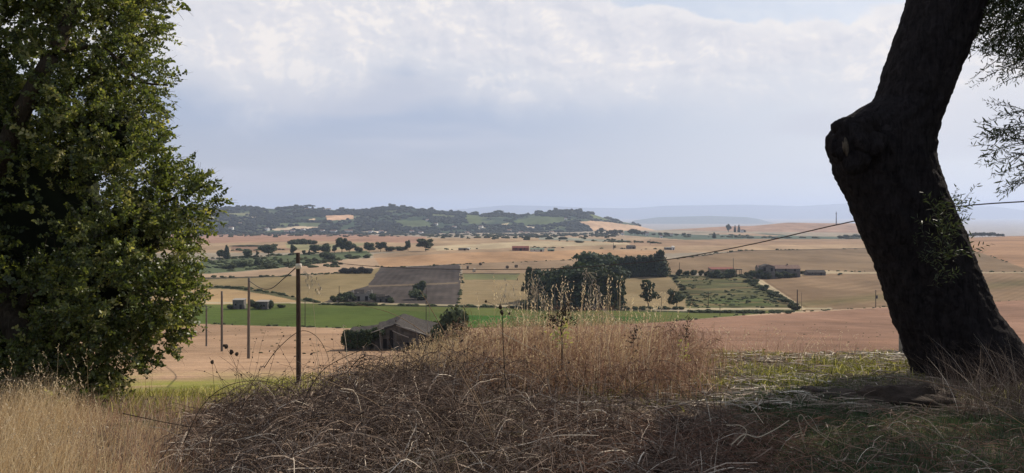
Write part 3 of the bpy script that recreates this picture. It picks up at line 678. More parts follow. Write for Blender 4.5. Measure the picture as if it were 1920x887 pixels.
# ------------------------------------------------------------------ trees and bushes of the left middle distance
for a in [
 ('conifer', 425, 460.5, 486, 13.9, 'pointed tree beside the big left tree crown edge'),
 ('round', 412, 467.5, 485, 19.2, 'round tree just left of the pointed tree'),
 ('round', 465, 468.5, 487, 23.5, 'round tree with a pale spot at its foot'),
 ('round', 483, 470.5, 481, 7.5, 'tiny round tree beside the broad dark tree'),
 ('round', 504, 456.5, 482, 40.5, 'broad dark tree alone on the tan strip'),
 ('bush', 456, 485.5, 501, 32.0, 'wide bush in the scrub left of two poles'),
 ('bush', 484, 482.5, 498, 21.3, 'dark bush in the scrub under the broad dark tree'),
 ('bush', 524, 483.5, 496, 12.8, 'narrow dark bush left of the nearest pole'),
 ('scrub', 500, 491.5, 503, 36.2, 'pale green bush low in the scrub'),
 ('scrub', 430, 493.5, 504, 27.7, 'pale bush at the left end of the scrub'),
 ('scrub', 540, 489.5, 499, 27.7, 'pale bush just left of the nearest pole'),
 ('light', 550, 458.5, 478, 16.0, 'thin pale tree above the nearest pole top'),
 ('round', 570, 468.5, 478, 8.5, 'small round tree right of the nearest pole top'),
 ('conifer', 580, 468.5, 478, 6.4, 'small narrow tree right of the nearest pole top'),
 ('round', 589, 458.5, 477, 25.6, 'tree at the left end of the long tree belt'),
 ('round', 609, 456.5, 479, 27.7, 'tree of the belt with a flat top'),
 ('bush', 618, 469.5, 488, 38.4, 'low dark bush in front of the tree belt'),
 ('round', 627, 458.5, 474, 10.7, 'slim tree between two larger belt trees'),
 ('round', 641, 445.5, 474, 27.7, 'tallest tree of the belt'),
 ('round', 655, 451.5, 474, 27.7, 'dark tree against the right side of the tallest belt tree'),
 ('bush', 674, 459.5, 473, 21.3, 'low bush between the belt trees'),
 ('round', 692, 453.5, 473, 25.6, 'square looking belt tree right of the low bush'),
 ('round', 714, 453.5, 472, 27.7, 'dense belt tree right of the square looking one'),
 ('bush', 735, 459.5, 471, 27.7, 'low hedge like bush right of the dense belt tree'),
 ('bush', 752, 460.5, 470, 25.6, 'bush before the small ball shaped tree'),
 ('round', 765, 449.5, 470, 12.8, 'small ball shaped tree at the right end of the belt'),
 ('round', 798, 447.5, 471, 38.4, 'hazy spreading tree where the hill meets the fields'),
 ('bush', 688, 475.5, 484, 17.1, 'bush with a white speck at the orange field corner'),
 ('bush', 652, 475.5, 484, 19.2, 'small bush in the scrub below the tallest belt tree'),
 ('scrub', 665, 477.5, 485, 25.6, 'pale scrub bush beside the field corner'),
 ('bush', 787, 522.5, 546, 25.6, 'dark tree like bush at the ploughed field'),
 ('bush', 784, 540.5, 562, 44.8, 'dark spreading bush low in the ploughed field')]:
    tree(*a)
for k, (a, b, y0, n, kd, h, lab) in enumerate([
    (540, 592, 457.5, 9, 'bush', 11, 'bush from the left of the grey green copse on the far tan field'),
    (640, 696, 512, 9, 'grey', 13, 'grey brown bush from the left of the strip above the ploughed field corner'),
    (435, 498, 461.5, 8, 'bush', 2.6, 'small bush from the left of the dark line across the far tan field'),
    (640, 700, 571.5, 6, 'scrub', 6, 'low bush from the left of the track beside the ploughed field')]):
    for i in range(n):
        px = a + (b - a) * (i + .5) / n; e = math.sin((i + .5) / n * pi) ** .5
        tree(kd, px, y0 - h * (.55 + .45 * e) * (1 + .12 * sin(i * 2.7)), y0 + (i % 3) * .5, (b - a) / n * 2.9, ORD[i] + ' ' + lab, lab.split(' of the ')[0].replace('from the left', '').strip().replace('bush', 'bushes') + ' ' + lab.split(' of the ')[-1] if ' of the ' in lab else lab)

# ------------------------------------------------------------------ bushes round the farms and the terrace
FB = 'bushes round the grey farm'
for i, (px, top, base, w) in enumerate(sorted([(1272, 503, 517, 14), (1288, 505, 517, 16), (1300, 504, 516, 16), (1314, 505, 517, 14), (1326, 505, 517, 14), (1340, 502, 521, 26), (1354, 508, 521, 18),
                         (1366, 501, 521, 26), (1378, 508, 519, 12), (1404, 508, 520, 20), (1414, 503, 522, 24), (1432, 501, 523, 28), (1448, 507, 522, 22), (1460, 506, 522, 26), (1476, 507, 521, 22), (1488, 511, 520, 14), (1506, 506, 514, 12), (1512, 508, 515, 14), (1574, 511, 516, 10), (1349, 510, 522, 26), (1392, 514, 521, 18), (1408, 516, 523, 14)])):
    tree('bush' if int(px) % 3 else 'scrub', px, top, base, w, ORD[i] + ' dark bush from the left close round the farm buildings', FB)
for i in range(16):
    t = i / 15; px = 1404 + 92 * t + 5 * sin(i * 2.1); b = 530 + 50 * t ** 1.05
    tree('bush' if i % 3 else 'scrub', px, b - 9 - 3 * sin(i * 1.7), b, 20, ORD[i] + ' bush from the top of the hedge right of the terraced plot', 'bushes of the terrace hedge')
for i in range(12):
    t = i / 11; px = 1262 + 42 * t; b = 519 + 56 * t
    tree('scrub', px, b - 5 - 2 * sin(i * 1.7), b, 13, ORD[i] + ' bush from the top of the hedge left of the terraced plot', 'bushes of the left terrace hedge')
for i in range(22):
    px = 1160 + i * 15 + 4 * sin(i * 3.1)
    if 1292 < px: tree('bush', px, 580 + (px - 1300) * .01, 586 + (px - 1300) * .01, 16, ORD[i - 9] + ' low roadside bush from the left under the terraced plot', 'roadside bushes')
    else: tree('bush', px, 573, 580.5, 17, ORD[i] + ' low roadside bush from the left just right of the grove', 'roadside bushes by the grove')
tree('scrub', 1488, 568, 582, 20, 'bush beside the pole at the corner of the terraced plot')

# ------------------------------------------------------------------ far trees
ROWG = 'trees in the row at the foot of the far hills'
for i, px in enumerate([1118, 1128, 1140, 1148, 1155, 1163, 1182, 1190, 1196, 1205, 1211, 1226, 1238, 1248, 1252, 1268, 1282, 1292]):
    e = [7, 12, 7, 9, 10, 9, 11, 12, 9, 6, 8, 4, 6, 6, 5, 4, 6, 4][i]; b = 439 + (px - 1118) * .02
    tree('round', px, b - e, b + 1, 13 if e > 8 else 10, ORD[i] + ' hazy tree from the left in the row at the hill foot', ROWG)
for px, h, w, kd, lab in [(1366, 15, 11, 'round', 'tallest of the three dark trees on the little mound'), (1378, 12, 5, 'conifer', 'thin middle tree on the little mound'), (1385.5, 13, 6, 'conifer', 'narrow right hand tree on the little mound'),
                       (1394, 6, 9, 'bush', 'low bush at the right end of the little mound trees'), (1339, 11, 8, 'conifer', 'lone dark tree left below the little mound')]:
    tree(kd, px, 435 - h, 435.5, w, lab) if px > 1350 else tree(kd, px, 447 - h, 447, w, lab)
for i, (px, b, w) in enumerate([(1096, 448.5, 12), (1141, 451, 10), (1150, 451, 10), (1166, 452, 6), (1191, 454, 7), (1087, 455, 20)]):
    tree('bush', px, b - 4.5, b, w, ORD[i] + ' small bush on the far pale strips left of the tree row', 'bushes on the far field strips')
tree('round', 1152, 460, 467, 6, 'small square dark tree left of the dark far shed')
for i in range(15):
    px = 1806 + i * 5.2; x, y = (px - CX) / F * 1500, 1500.
    tree('round', px, 0, 9 if 3 < i < 12 else 6.5, 10, ORD[i] + ' tiny tree from the left of the wood line right of the trunk', 'trees of the wood line right of the trunk', loc=(x, y, -(444.5 - HY) / F * y))
for i, (px, b) in enumerate([(1578, 447), (1590, 446), (1602, 445), (1612, 446)]):
    tree('bush', px, b - 7, b, 18, ORD[i] + ' grey green bush on the far slope left of the trunk', 'bushes on the far slope')

# ------------------------------------------------------------------ woods over the hills
def woods():
    PX, PY, X, Y, Z, T = HILL; rng = np.random.default_rng(3); g = Geo(); n = 0; v0, f0 = ICO1
    PXf, PYf, Xf, Yf, Zf, Tf = [a.ravel() for a in HILL]
    dens = fbm(Xf / 75, Yf / 110, 61, 4) + .35 * fbm(Xf / 260, Yf / 300, 71, 3)
    ok = (Tf < .80) & (PXf > -300)
    free = np.ones(len(PXf), bool)
    for c_, pl in HFIELDS: free &= ~inpoly(PXf, PYf, pl)
    crest = (Tf > .765) & (Tf < .80) & (PXf < 1150)
    low = (PYf > 428)
    w = np.where(ok & free, np.clip(dens * 3.4 + .75 + .5 * low, .04, 2), 0) * np.clip(.25 + Tf, 0, 1)
    w = np.where(crest, np.clip(.2 + 6 * fbm(Xf / 60, Xf * 0, 81, 2), 0.05, 4), w)
    pick = rng.choice(len(w), 14000, p=w / w.sum())
    for q, j in enumerate(pick):
        r = rng.uniform(3.2, 7.5) * (1.15 if crest[j] else 1); k = 1 + .35 * (rng.random(len(v0)) - .5)
        P = v0 * k[:, None] * (r * rng.uniform(1, 1.7), r, r * rng.uniform(.7, 1.1)) + (Xf[j] + rng.uniform(-4, 4), Yf[j] + rng.uniform(-5, 5), Zf[j] + r * .35)
        g.add(P, f0, rng.uniform(0, .75))
    tag(g.obj('woodland', M['leaf_wood']), 'dark woods and orchards covering the far hill', 'woods', kind='stuff')
woods()
def fringe():                                  # loose trees, hedges and weeds between the fields
    rng = np.random.default_rng(8); g = Geo(); v0, f0 = ICO1
    def put(px, py, r, t):
        x, y, z = ground_at(px, py); k = 1 + .5 * (rng.random(len(v0)) - .5)
        g.add(v0 * k[:, None] * (r * rng.uniform(1, 2.2), r, r * rng.uniform(.6, 1)) + (x, y, z + r * .3), f0, t)
    for _ in range(700):                       # foot of the hill
        px = rng.uniform(360, 1160); py = 438.5 + abs(rng.normal(0, 2.0)) * (1 + (px > 800)); put(px, py, rng.uniform(1.5, 4), rng.uniform(0, .7))
    lines = [([(400, 520), (540, 518), (640, 512)], 60, .7), ([(390, 538), (450, 541), (520, 551), (600, 569)], 80, .8), ([(600, 571), (860, 574.5), (1060, 578)], 170, .6), ([(700, 499), (730, 502), (860, 496), (1060, 488), (1240, 478)], 90, .6),
             ([(863, 496), (867, 530), (859, 570)], 50, .5), ([(1250, 488), (1390, 470), (1690, 465)], 60, .9), ([(1300, 586), (1500, 585)], 70, .6), ([(640, 615), (870, 615)], 40, .35), ([(1240, 604), (1400, 590), (1560, 581), (1690, 574), (1920, 563)], 110, .3),
             ([(380, 607), (640, 615)], 40, .35), ([(1535, 508), (1690, 511), (1920, 509)], 50, .5), ([(1815, 466), (1870, 485), (1925, 506)], 30, .4), ([(1255, 518), (1400, 517)], 60, .7), ([(380, 488), (500, 480), (600, 475)], 70, 1.2), ([(390, 511), (560, 499), (640, 487)], 90, 1.0), ([(420, 500), (600, 492)], 60, 1.1),
             ([(800, 469), (1000, 464), (1240, 468)], 50, 1.0), ([(1000, 450), (1240, 456)], 60, 1.6), ([(1180, 442), (1420, 446), (1690, 448)], 170, 2.2), ([(1330, 440), (1430, 444)], 40, 2.0), ([(430, 470), (560, 468)], 40, 1.3)]
    for pts, n, r in lines:
        pts = np.array(pts, float); L = np.concatenate([[0], np.cumsum(np.hypot(*np.diff(pts, axis=0).T))])
        for t in rng.uniform(0, L[-1], n):
            if vnoise(np.array([t / 14]), np.array([r * 7]), 3)[0] < .38: continue
            put(np.interp(t, L, pts[:, 0]), np.interp(t, L, pts[:, 1]) + rng.normal(0, .5), r * rng.uniform(.5, 1.5), rng.uniform(.2, 1))
    for _ in range(420):                       # scrub on the old terraces
        a, b = rng.random(2)
        if vnoise(np.array([a * 9]), np.array([b * 7]), 91)[0] < .5: continue
        py = 520 + 58 * a; x0 = 1262 + 30 * a; x1 = 1404 + 84 * a; put(x0 + (x1 - x0) * b, py, rng.uniform(.2, .75), rng.uniform(.5, 1))
    for _ in range(160): put(rng.uniform(385, 640), rng.uniform(484, 503), rng.uniform(.5, 1.8), rng.uniform(.2, 1))
    for _ in range(260): put(rng.uniform(400, 1900), 604 + 60 * rng.random() ** 1.3, rng.uniform(.05, .14), rng.uniform(.4, 1))
    tag(g.obj('hedgerow_scrub', M['leaf_scrub2']), 'ragged scrub and weeds along the field edges', 'scrub', kind='stuff')
fringe()
def on_hill(px, py):
    PX, PY, X, Y, Z, T = HILL; j = np.argmin(np.abs(PX[0] - px)); col = PY[:, j]; ok = T[:, j] < .81
    i = int(np.argmin(np.abs(col - py) + 1000 * ~ok)); return float(X[i, j]), float(Y[i, j]), float(Z[i, j])
for px, w, h, kd, lab in [(447, 9, 7, 'round', 'left one of two round trees on the far left crest'), (458, 10, 7, 'round', 'right one of two round trees on the far left crest'),
                      (556, 10, 8, 'round', 'small round tree on the crest above the tan hill field'), (580, 26, 8, 'pine', 'wide flat crested tree clump on the far hilltop'),
                      (640, 12, 8, 'round', 'round tree on the crest left of the wide wood'), (735, 16, 10, 'round', 'tree at the left peak of the middle crest'),
                      (755, 14, 8, 'round', 'tree right of the left middle peak on the crest'), (893, 14, 8, 'round', 'round tree on the crest before the saddle'), (935, 22, 9, 'pine', 'broad dome of trees left of the saddle'),
                      (981, 5, 5, 'round', 'single tiny tree in the saddle of the hill'), (1042, 10, 8, 'round', 'pointed tree on the summit above the tan slope'), (1087, 12, 7, 'round', 'last round tree on the summit before the slope drops')]:
    cy = float(np.interp(px, [c[0] for c in CREST], [c[1] for c in CREST])); x, y = (px - CX) / F * 3590, 3590.
    tree(kd, px, 0, h, w, lab, loc=(x, y, -(cy + 1.5 - HY) / F * y))

# ------------------------------------------------------------------ buildings
def house(name, label, cat, loc, rz, w, d, h, rh, wall, roof, wins=(), doors=(), style='gable', chimney=False, group=None, tower=None):
    """front faces -y; w wide, d deep, h to the eaves, rh roof rise; ridge along x (gable) or one slope (shed)"""
    r = empty(name, loc, rz); g = Geo(); z0 = -1.0
    if style == 'gable': prism(g, [(-d / 2, z0), (d / 2, z0), (d / 2, h), (0, h + rh), (-d / 2, h)], 'x', -w / 2, w / 2)
    elif style == 'front': prism(g, [(-w / 2, z0), (w / 2, z0), (w / 2, h), (0, h + rh), (-w / 2, h)], 'y', -d / 2, d / 2)
    else: prism(g, [(-d / 2, z0), (d / 2, z0), (d / 2, h + rh), (-d / 2, h)], 'x', -w / 2, w / 2)
    g.obj('wall', M[wall], r)
    g = Geo(); o = .25; t = .14
    if style == 'gable':
        k = rh / (d / 2)
        for s in (-1, 1): prism(g, [(s * (d / 2 + o), h - k * o + .02), (0, h + rh + .02), (0, h + rh + t), (s * (d / 2 + o), h - k * o + t)], 'x', -w / 2 - o, w / 2 + o)
    elif style == 'front':
        k = rh / (w / 2)
        for s in (-1, 1): prism(g, [(s * (w / 2 + o), h - k * o + .02), (0, h + rh + .02), (0, h + rh + t), (s * (w / 2 + o), h - k * o + t)], 'y', -d / 2 - o, d / 2 + o)
    else: prism(g, [(-d / 2 - o, h + .02), (d / 2 + o, h + rh + .06), (d / 2 + o, h + rh + t + .05), (-d / 2 - o, h + t)], 'x', -w / 2 - o, w / 2 + o)
    rf = g.obj('roof', M[roof], r)
    if chimney: box(g := Geo(), w * .22, w * .22 + .7, -.3, .4, h + rh * .6, h + rh + .9); g.obj('chimney', M[wall], rf)
    for (x, z, ww, hh) in wins:
        f = box(Geo(), x - ww / 2 - .08, x + ww / 2 + .08, -d / 2 - .05, -d / 2 + .1, z - .08, z + hh + .08).obj('window', M[wall], r)
        box(Geo(), x - ww / 2, x + ww / 2, -d / 2 - .08, -d / 2 + .05, z, z + hh).obj('pane', M['opening'], f)
    for (x, ww, hh) in doors: box(Geo(), x - ww / 2, x + ww / 2, -d / 2 - .06, -d / 2 + .1, -.2, hh).obj('door', M['opening'], r)
    return tag(r, label, cat, group)
def hb(px, py): x, y, z = ground_at(px, py); return (x, y, z), y / F
# farm right of the grove
(l, k) = hb(1353, 518); house('farm_shed', 'flat roofed reddish shed, left of the two grey farm buildings', 'shed', l, .04, 44 * k, 9, 15 * k * .9, .8, 'wall_tan', 'roof_red', [(-5, 3.2, 1.4, 1.2), (2, 3.2, 1.4, 1.2)], [(6, 2.4, 3)], 'shed')
(l, k) = hb(1458, 519); house('farmhouse', 'long grey farmhouse with a clay roof behind dark bushes', 'farmhouse', l, -.06, 76 * k, 9, 16 * k, 6 * k, 'wall_grey', 'roof_tile', [(-9, 4, 1.1, 1.5), (-3, 4, 1.1, 1.5), (4, 4, 1.1, 1.5), (10, 4, 1.1, 1.5)], [(0, 1.6, 2.6)], 'gable', True)
(l, k) = hb(1430, 520); l = (l[0], l[1] - 8, l[2]); house('tower_house', 'taller grey block on the left end of the long farmhouse', 'house', l, -.06, 24 * k, 8, 22 * k, 4 * k, 'wall_grey', 'roof_old', [(-2.4, 5, 1.6, 2.4), (2.2, 5, 1.4, 2.0)], [(0, 1.4, 2.4)], 'front')
(l, k) = hb(1528, 516); house('stone_outbuilding', 'low dark stone outbuilding right of the farmhouse', 'outbuilding', l, .05, 34 * k, 6, 5.5 * k, 4 * k, 'stone', 'roof_old', [(-3, 1.2, .9, .8)], [(3, 1.2, 1.9)], 'gable')
def canopy(px, py, wpx, hpx, label):
    l, k = hb(px, py); r = empty('pergola', l); w = wpx * k; h = hpx * k
    box(Geo(), -w / 2, w / 2, -2, 2, h, h + .5).obj('roof', M['roof_old'], r)
    for sx in (-1, 1):
        for sy in (-1, 1): box(Geo(), sx * (w / 2 - .5) - .15, sx * (w / 2 - .5) + .15, sy * 1.7 - .15, sy * 1.7 + .15, -.5, h - .01).obj('post', M['pole'], r)
    tag(r, label, 'pergola')
canopy(1384, 518, 12, 12, 'small dark open pergola between the shed and the farmhouse')
(l, k) = hb(976, 470); house('red_barn', 'long dark red barn on the far pale field', 'barn', l, .03, 31 * k, 9, 5.5 * k, 3 * k, 'roof_red', 'roof_red', [(-5, 1.5, 1.5, 1.2), (4, 1.5, 1.5, 1.2)], [(0, 2.4, 2.4)])
(l, k) = hb(1007, 471.5); house('green_shed', 'green grey shed touching the right side of the red barn', 'shed', l, .03, 26 * k, 8, 4 * k, 2.4 * k, 'wall_pale', 'wall_green', [(-3, 1, 1, 1)], [(4, 2, 2.2)])
(l, k) = hb(1033, 471); house('green_shed', 'small low green shed right of the red barn group', 'shed', l, 0, 12 * k, 6, 3 * k, 2 * k, 'wall_green', 'wall_green', [], [(1, 1.6, 1.8)])
(l, k) = hb(1183, 466.5); house('dark_shed', 'dark shed with a white end behind the umbrella pines', 'shed', l, .1, 15 * k, 8, 3.5 * k, 3 * k, 'wall_grey', 'roof_old', [(-2, 1, 1, 1)], [(2, 2, 2.2)])
(l, k) = hb(1255, 468); house('grey_block', 'pale grey low block on the tan field above the conifer screen', 'building', l, 0, 17 * k, 8, 3.2 * k, .4, 'wall_grey', 'wall_grey', [(-3, 1, 1.2, 1)], [(4, 2, 2)], 'shed')
(l, k) = hb(1262, 468.5); house('white_annex', 'small white annex at the right end of the grey block', 'building', l, 0, 4 * k, 6, 6 * k, .4, 'white', 'wall_pale', [], [(0, 1, 2)], 'shed')
(l, k) = hb(868, 469.5); house('field_shed', 'low dark shed at the far yellow field strip', 'shed', l, 0, 16 * k, 7, 2.6 * k, 1.6 * k, 'wall_tan', 'roof_old', [], [(2, 2, 2)])
(l, k) = hb(878, 469); house('field_hut', 'tiny pale hut right of the low dark shed', 'hut', l, 0, 6 * k, 6, 3 * k, 1 * k, 'wall_pale', 'wall_pale', [], [(0, 1.2, 2)])
# ruined cottage on the ploughed field edge, sheds near the left poles
def ruin_walls(name, px, py, wpx, hpx, label, seed, mat='stone', dpx=0):
    (x, y, z), k = hb(px, py); w, h = wpx * k, hpx * k; r = empty(name, (x, y, z), .15); d = min(6, w * .5); rng = np.random.default_rng(seed); g = Geo(); n = 10
    for j, (yy, hh) in enumerate([(-d / 2, 1.0), (d / 2, 1.1)]):
        for i in range(n):
            a = -w / 2 + w * i / n; t = h * hh * (.62 + .38 * rng.random()); box(g, a, a + w / n, yy - .25, yy + .25, -.8, t)
    for xx in (-w / 2, w / 2): prism(g, [(-d / 2 + .26, -.8), (d / 2 - .26, -.8), (d / 2 - .26, h * .8), (0, h * 1.15), (-d / 2 + .26, h * .7)], 'x', xx - .25, xx + .25)
    g.obj('wall', M[mat], r)
    for xx, ww in ((-w * .2, w * .13), (w * .22, w * .16)): box(Geo(), xx - ww / 2, xx + ww / 2, -d / 2 - .3, -d / 2 - .2, -.2, h * .5).obj('door', M['opening'], r)  # solid dark boxes painted as the shade within the doorways
    g = Geo()
    prism(g, [(-d / 2, h * .8), (0, h * 1.12), (0, h * 1.17), (-d / 2, h * .85)], 'x', -w * .45, w * .1); g.obj('roof', M['roof_old'], r)
    return tag(r, label, 'ruin')
ruin_walls('ruined_cottage', 680, 563, 34, 17, 'pale roofless cottage ruin left of the ploughed field foot', 3, 'concrete')
ruin_walls('ruined_wall', 719, 566, 26, 12, 'broken low ruin walls right of the roofless cottage', 5, 'stone')
for a in [('bush', 642, 546, 566, 30, 'dark bush at the left wall of the roofless cottage'), ('bush', 660, 544, 565, 24, 'bush against the front of the roofless cottage'),
          ('bush', 700, 546, 566, 22, 'dark bush between the two ruined cottages'), ('bush', 733, 556, 568, 16, 'small bush right of the broken ruin walls'), ('scrub', 626, 552, 567, 16, 'small pale bush left of the roofless cottage')]: tree(*a)
(l, k) = hb(449, 579); house('block_hut', 'flat grey block hut left of the second nearest pole', 'hut', l, .1, 20 * k, 4.5, 17 * k, .15, 'wall_grey', 'concrete', [(-1, 1.6, .7, .7)], [(1, .9, 2)], 'shed')
(l, k) = hb(495, 579); house('block_hut', 'low grey hut half hidden by bushes right of the second nearest pole', 'hut', l, -.1, 22 * k, 4.5, 14 * k, .15, 'wall_grey', 'concrete', [(1, 1.2, .7, .7)], [(-1.2, .9, 1.9)], 'shed')
for a in [('bush', 474, 557, 579, 20, 'dark tall bush between the two block huts'), ('bush', 486, 563, 580, 14, 'dark bush covering the left side of the low hut'), ('bush', 508, 560, 580, 14, 'dark bush at the right side of the low hut'),
          ('bush', 433, 568, 580, 16, 'low bush left of the flat block hut'), ('scrub', 528, 569, 577, 16, 'little bush alone right of the low hut')]: tree(*a)
# houses scattered over the hill
HP = sorted([(576, 394), (608, 395), (617, 394), (450, 421), (568, 434), (626, 437), (649, 436), (657, 437), (696, 438), (773, 437), (536, 438), (434, 431), (817, 422), (851, 429), (902, 428), (976, 440), (988, 446), (1033, 439), (1073, 398), (801, 415), (876, 446), (1060, 412), (955, 436), (604, 437), (715, 437), (790, 442), (548, 437), (500, 432)])
fh = None
for i, (px, py) in enumerate(HP):
    loc = on_hill(px, py) if py < 441 else on_hill(px, 440)
    s = 1.5 if py > 425 else 1.15
    if fh is None:
        fh = house('hill_house', 'x', 'house', loc, 0, 10, 8, 5, 2.2, 'white', 'roof_tile', [(-3, 1, 1, 1.3), (3, 1, 1, 1.3)], [(0, 1.2, 2.2)]); r = fh
    else: r = copy_tree(fh)
    r.location = loc; r.rotation_euler.z = .5 * sin(i * 2.3); r.scale = (s * (1.6 if i in (6, 10, 9) else 1), s, s)
    r['group'] = 'small pale houses scattered over the far hill'
    r['label'] = ORD[i] + ' small pale house from the left ' + ('near the hill crest' if py < 400 else 'up on the far hillside' if py < 430 else 'along the far hill foot')
for px, py, lab in [(1167, 441, 'small white house left in the tree row at the hill foot'), (1213.5, 442, 'square white house in the middle of the tree row'), (1240, 446, 'white house at the right end of the tree row'), (1259, 443, 'pale house right beyond the tree row end'), (1391, 436, 'tiny white house beside the trees on the little mound')]:
    r = copy_tree(fh); l, k = hb(px, py); r.location = l; s = 5 * k / 10 if px != 1213.5 else .6 * k; r.scale = (s, s, s * 1.5); r['label'] = lab; r['group'] = 'white houses along the tree row'

# the big ruin on the near slope
def big_ruin():
    Y = 108.; X0 = (735 - CX) / F * Y; z = float(height(X0, Y)); k = Y / F
    r = empty('stone_ruin', (X0, Y, z), 0.0); bz = z * -1 / k + HY            # base row
    u = lambda px: (px - 735) * k
    v = lambda py: (bz - py) * k * .86
    g = Geo()
    prism(g, [(u(697), -1.2), (u(800), -1.2), (u(800), v(624)), (u(770), v(611)), (u(738), v(601)), (u(712), v(609)), (u(697), v(618))], 'y', 0, .6)
    prism(g, [(u(697), -1.2), (u(800), -1.2), (u(800), v(620)), (u(738), v(602)), (u(697), v(616))], 'y', 8.4, 9.0)
    box(g, u(697) - .01, u(697) + .55, .61, 8.39, -1.2, v(621))
    g.obj('wall', M['stone'], r, False)
    g = Geo(); prism(g, [(u(801), -1.2), (u(862), -1.2), (u(862), v(646)), (u(840), v(636)), (u(820), v(638)), (u(801), v(630))], 'y', .2, .8)
    g.obj('side_wall', M['stone'], r)
    g = Geo(); prism(g, [(u(801), -1.2), (u(862), -1.2), (u(855), v(640)), (u(801), v(625))], 'y', 7.4, 8.0); g.obj('rear_wall', M['stone'], r)
    # sagging tiled slopes
    def slab(pts, nm, mat='roof_old', parent=r):
        n = 22; m = 12; U, V_ = np.meshgrid(np.linspace(0, 1, n), np.linspace(0, 1, m)); a, b, c, d = [np.array(q) for q in pts]
        P = ((a * (1 - U[..., None]) + b * U[..., None]) * (1 - V_[..., None]) + (d * (1 - U[..., None]) + c * U[..., None]) * V_[..., None])
        P[..., 2] += -.28 * np.sin(U * pi) * np.sin(V_ * pi) + .16 * fbm(U * 7, V_ * 6, 77, 3)
        g = Geo(); idx = np.arange(n * m).reshape(m, n)
        q = np.stack([idx[:-1, :-1], idx[:-1, 1:], idx[1:, 1:], idx[1:, :-1]], -1).reshape(-1, 4)
        top = P.reshape(-1, 3); g.add(top, q); g.add(top - (0, 0, .16), q[:, ::-1])
        e = np.concatenate([idx[0], idx[1:, -1], idx[-1, ::-1][1:], idx[::-1, 0][1:]]); N = n * m
        g.f.append(np.stack([e[:-1], e[:-1] + N, e[1:] + N, e[1:]], -1)); return g.obj(nm, M[mat], parent)
    slab([(u(742), -.25, v(599)), (u(864), -.25, v(652)), (u(858), 9.3, v(632)), (u(738), 9.3, v(596))], 'roof')
    slab([(u(694), -.2, v(620)), (u(741), -.2, v(600)), (u(737), 9.2, v(597)), (u(690), 9.2, v(617))], 'roof')
    g = Geo(); prism(g, [(u(650), -1.2), (u(696), -1.2), (u(696), v(627)), (u(672), v(621)), (u(650), v(619))], 'y', -1.5, -1.0)
    prism(g, [(u(650), -1.2), (u(696), -1.2), (u(696), v(622)), (u(650), v(620))], 'y', 4, 4.6); box(g, u(650), u(650) + .5, -.99, 3.99, -1.2, v(622)); g.obj('low_annex', M['stone'], r)
    slab([(u(648), -1.9, v(619)), (u(700), -1.9, v(616)), (u(700), 4.8, v(611)), (u(648), 4.8, v(617))], 'annex_roof')
    for px, w_, b0, t0 in ((765, 9, 655, 640), (773, 5, 652, 641), (722, 7, 656, 632), (658, 6, 640, 630), (788, 5, 650, 641), (734, 7, 655, 613)):
        box(Geo(), u(px) - w_ * k / 2, u(px) + w_ * k / 2, (-.06 if px > 697 else -1.56), (.1 if px > 697 else -1.4), v(b0), v(t0)).obj('window', M['opening'], r)  # solid boxes on the wall, dark colour stands in for shaded gaps
    g = Geo()
    for i, (a, b_) in enumerate([((684, -1.9, 618), (722, -1.0, 606)), ((738, -1.0, 612), (768, -1.1, 626)), ((714, -.9, 610), (716, -.9, 650)), ((745, -1.0, 600), (790, -1.2, 617))]):
        pt = np.array([(u(a[0]), a[1], v(a[2])), (u((a[0] + b_[0]) / 2), a[1] - .1, v((a[2] + b_[2]) / 2 + .6)), (u(b_[0]), b_[1], v(b_[2]))]); vv, ff = tubes(tube_pts(pt, 6)[None], .07, 5); g.add(vv, ff)
    g.obj('fallen_beam', M['concrete'], r)
    lob = []; rng = np.random.default_rng(2)
    for i in range(34):
        px = rng.uniform(650, 716); top = np.interp(px, [652, 716], [616, 604]); py = rng.uniform(top + 3, top + 26); s = rng.uniform(.45, .95)
        lob.append(((u(px), -1.9 if px < 697 else -.6, v(py)), (s, .5, s * .9)))
    iv = foliage(lob, 5200, .22, 9).obj('ivy', M['leaf_pine'], r)
    tag(r, 'tumbledown stone farmhouse with sagging dark roof on the near slope', 'ruin')
    for i, (px, w_, top, base, kd, lab) in enumerate([(838, 84, 564, 652, 'bush', 'dense dark bush against the right end of the stone ruin'), (812, 44, 588, 640, 'bush', 'dark bush before the right half of the ruin roof'), (786, 22, 600, 630, 'bush', 'small bush peeping over the stone ruin roof'), (666, 22, 606, 640, 'bush', 'dark bush over the left end of the stone ruin')]):
        YY = Y + (-3 if px == 838 else -1.6 if px == 815 else 13 if px > 700 else 6); x = (px - CX) / F * YY; zz = float(height(x, YY)); hh = zz - (HY - top) / F * YY
        tree(kd, px, HY - (zz - hh) / YY * F if False else top, HY - zz / YY * F, w_, lab, loc=(x, YY, zz))
big_ruin()

# ------------------------------------------------------------------ hay bales
bm = None
for i, (px, py, lab, mt) in enumerate([(877, 504, 'dark round bale, leftmost of those left of the grove', 'bale'), (889, 510, 'pale white round bale near the thin field line', 'bale_pale'), (901, 497.5, 'dark round bale, farthest up by the orange field', 'bale'), (951, 503.5, 'dark round bale with a pale side before the grove', 'bale'), (968, 502, 'small dark round bale nearest to the grove', 'bale')]):
    l, k = hb(px, py); R = 1.15; g = Geo(); n = 20
    ring = [(R * cos(a), R + R * sin(a)) for a in np.arange(n) * 2 * pi / n]; prism(g, ring, 'x', -.8, .8)
    r = g.obj('hay_bale', M[mt]); r.location = l; r.rotation_euler.z = .6 * i; tag(r, lab, 'hay bale', 'round hay bales left of the grove')

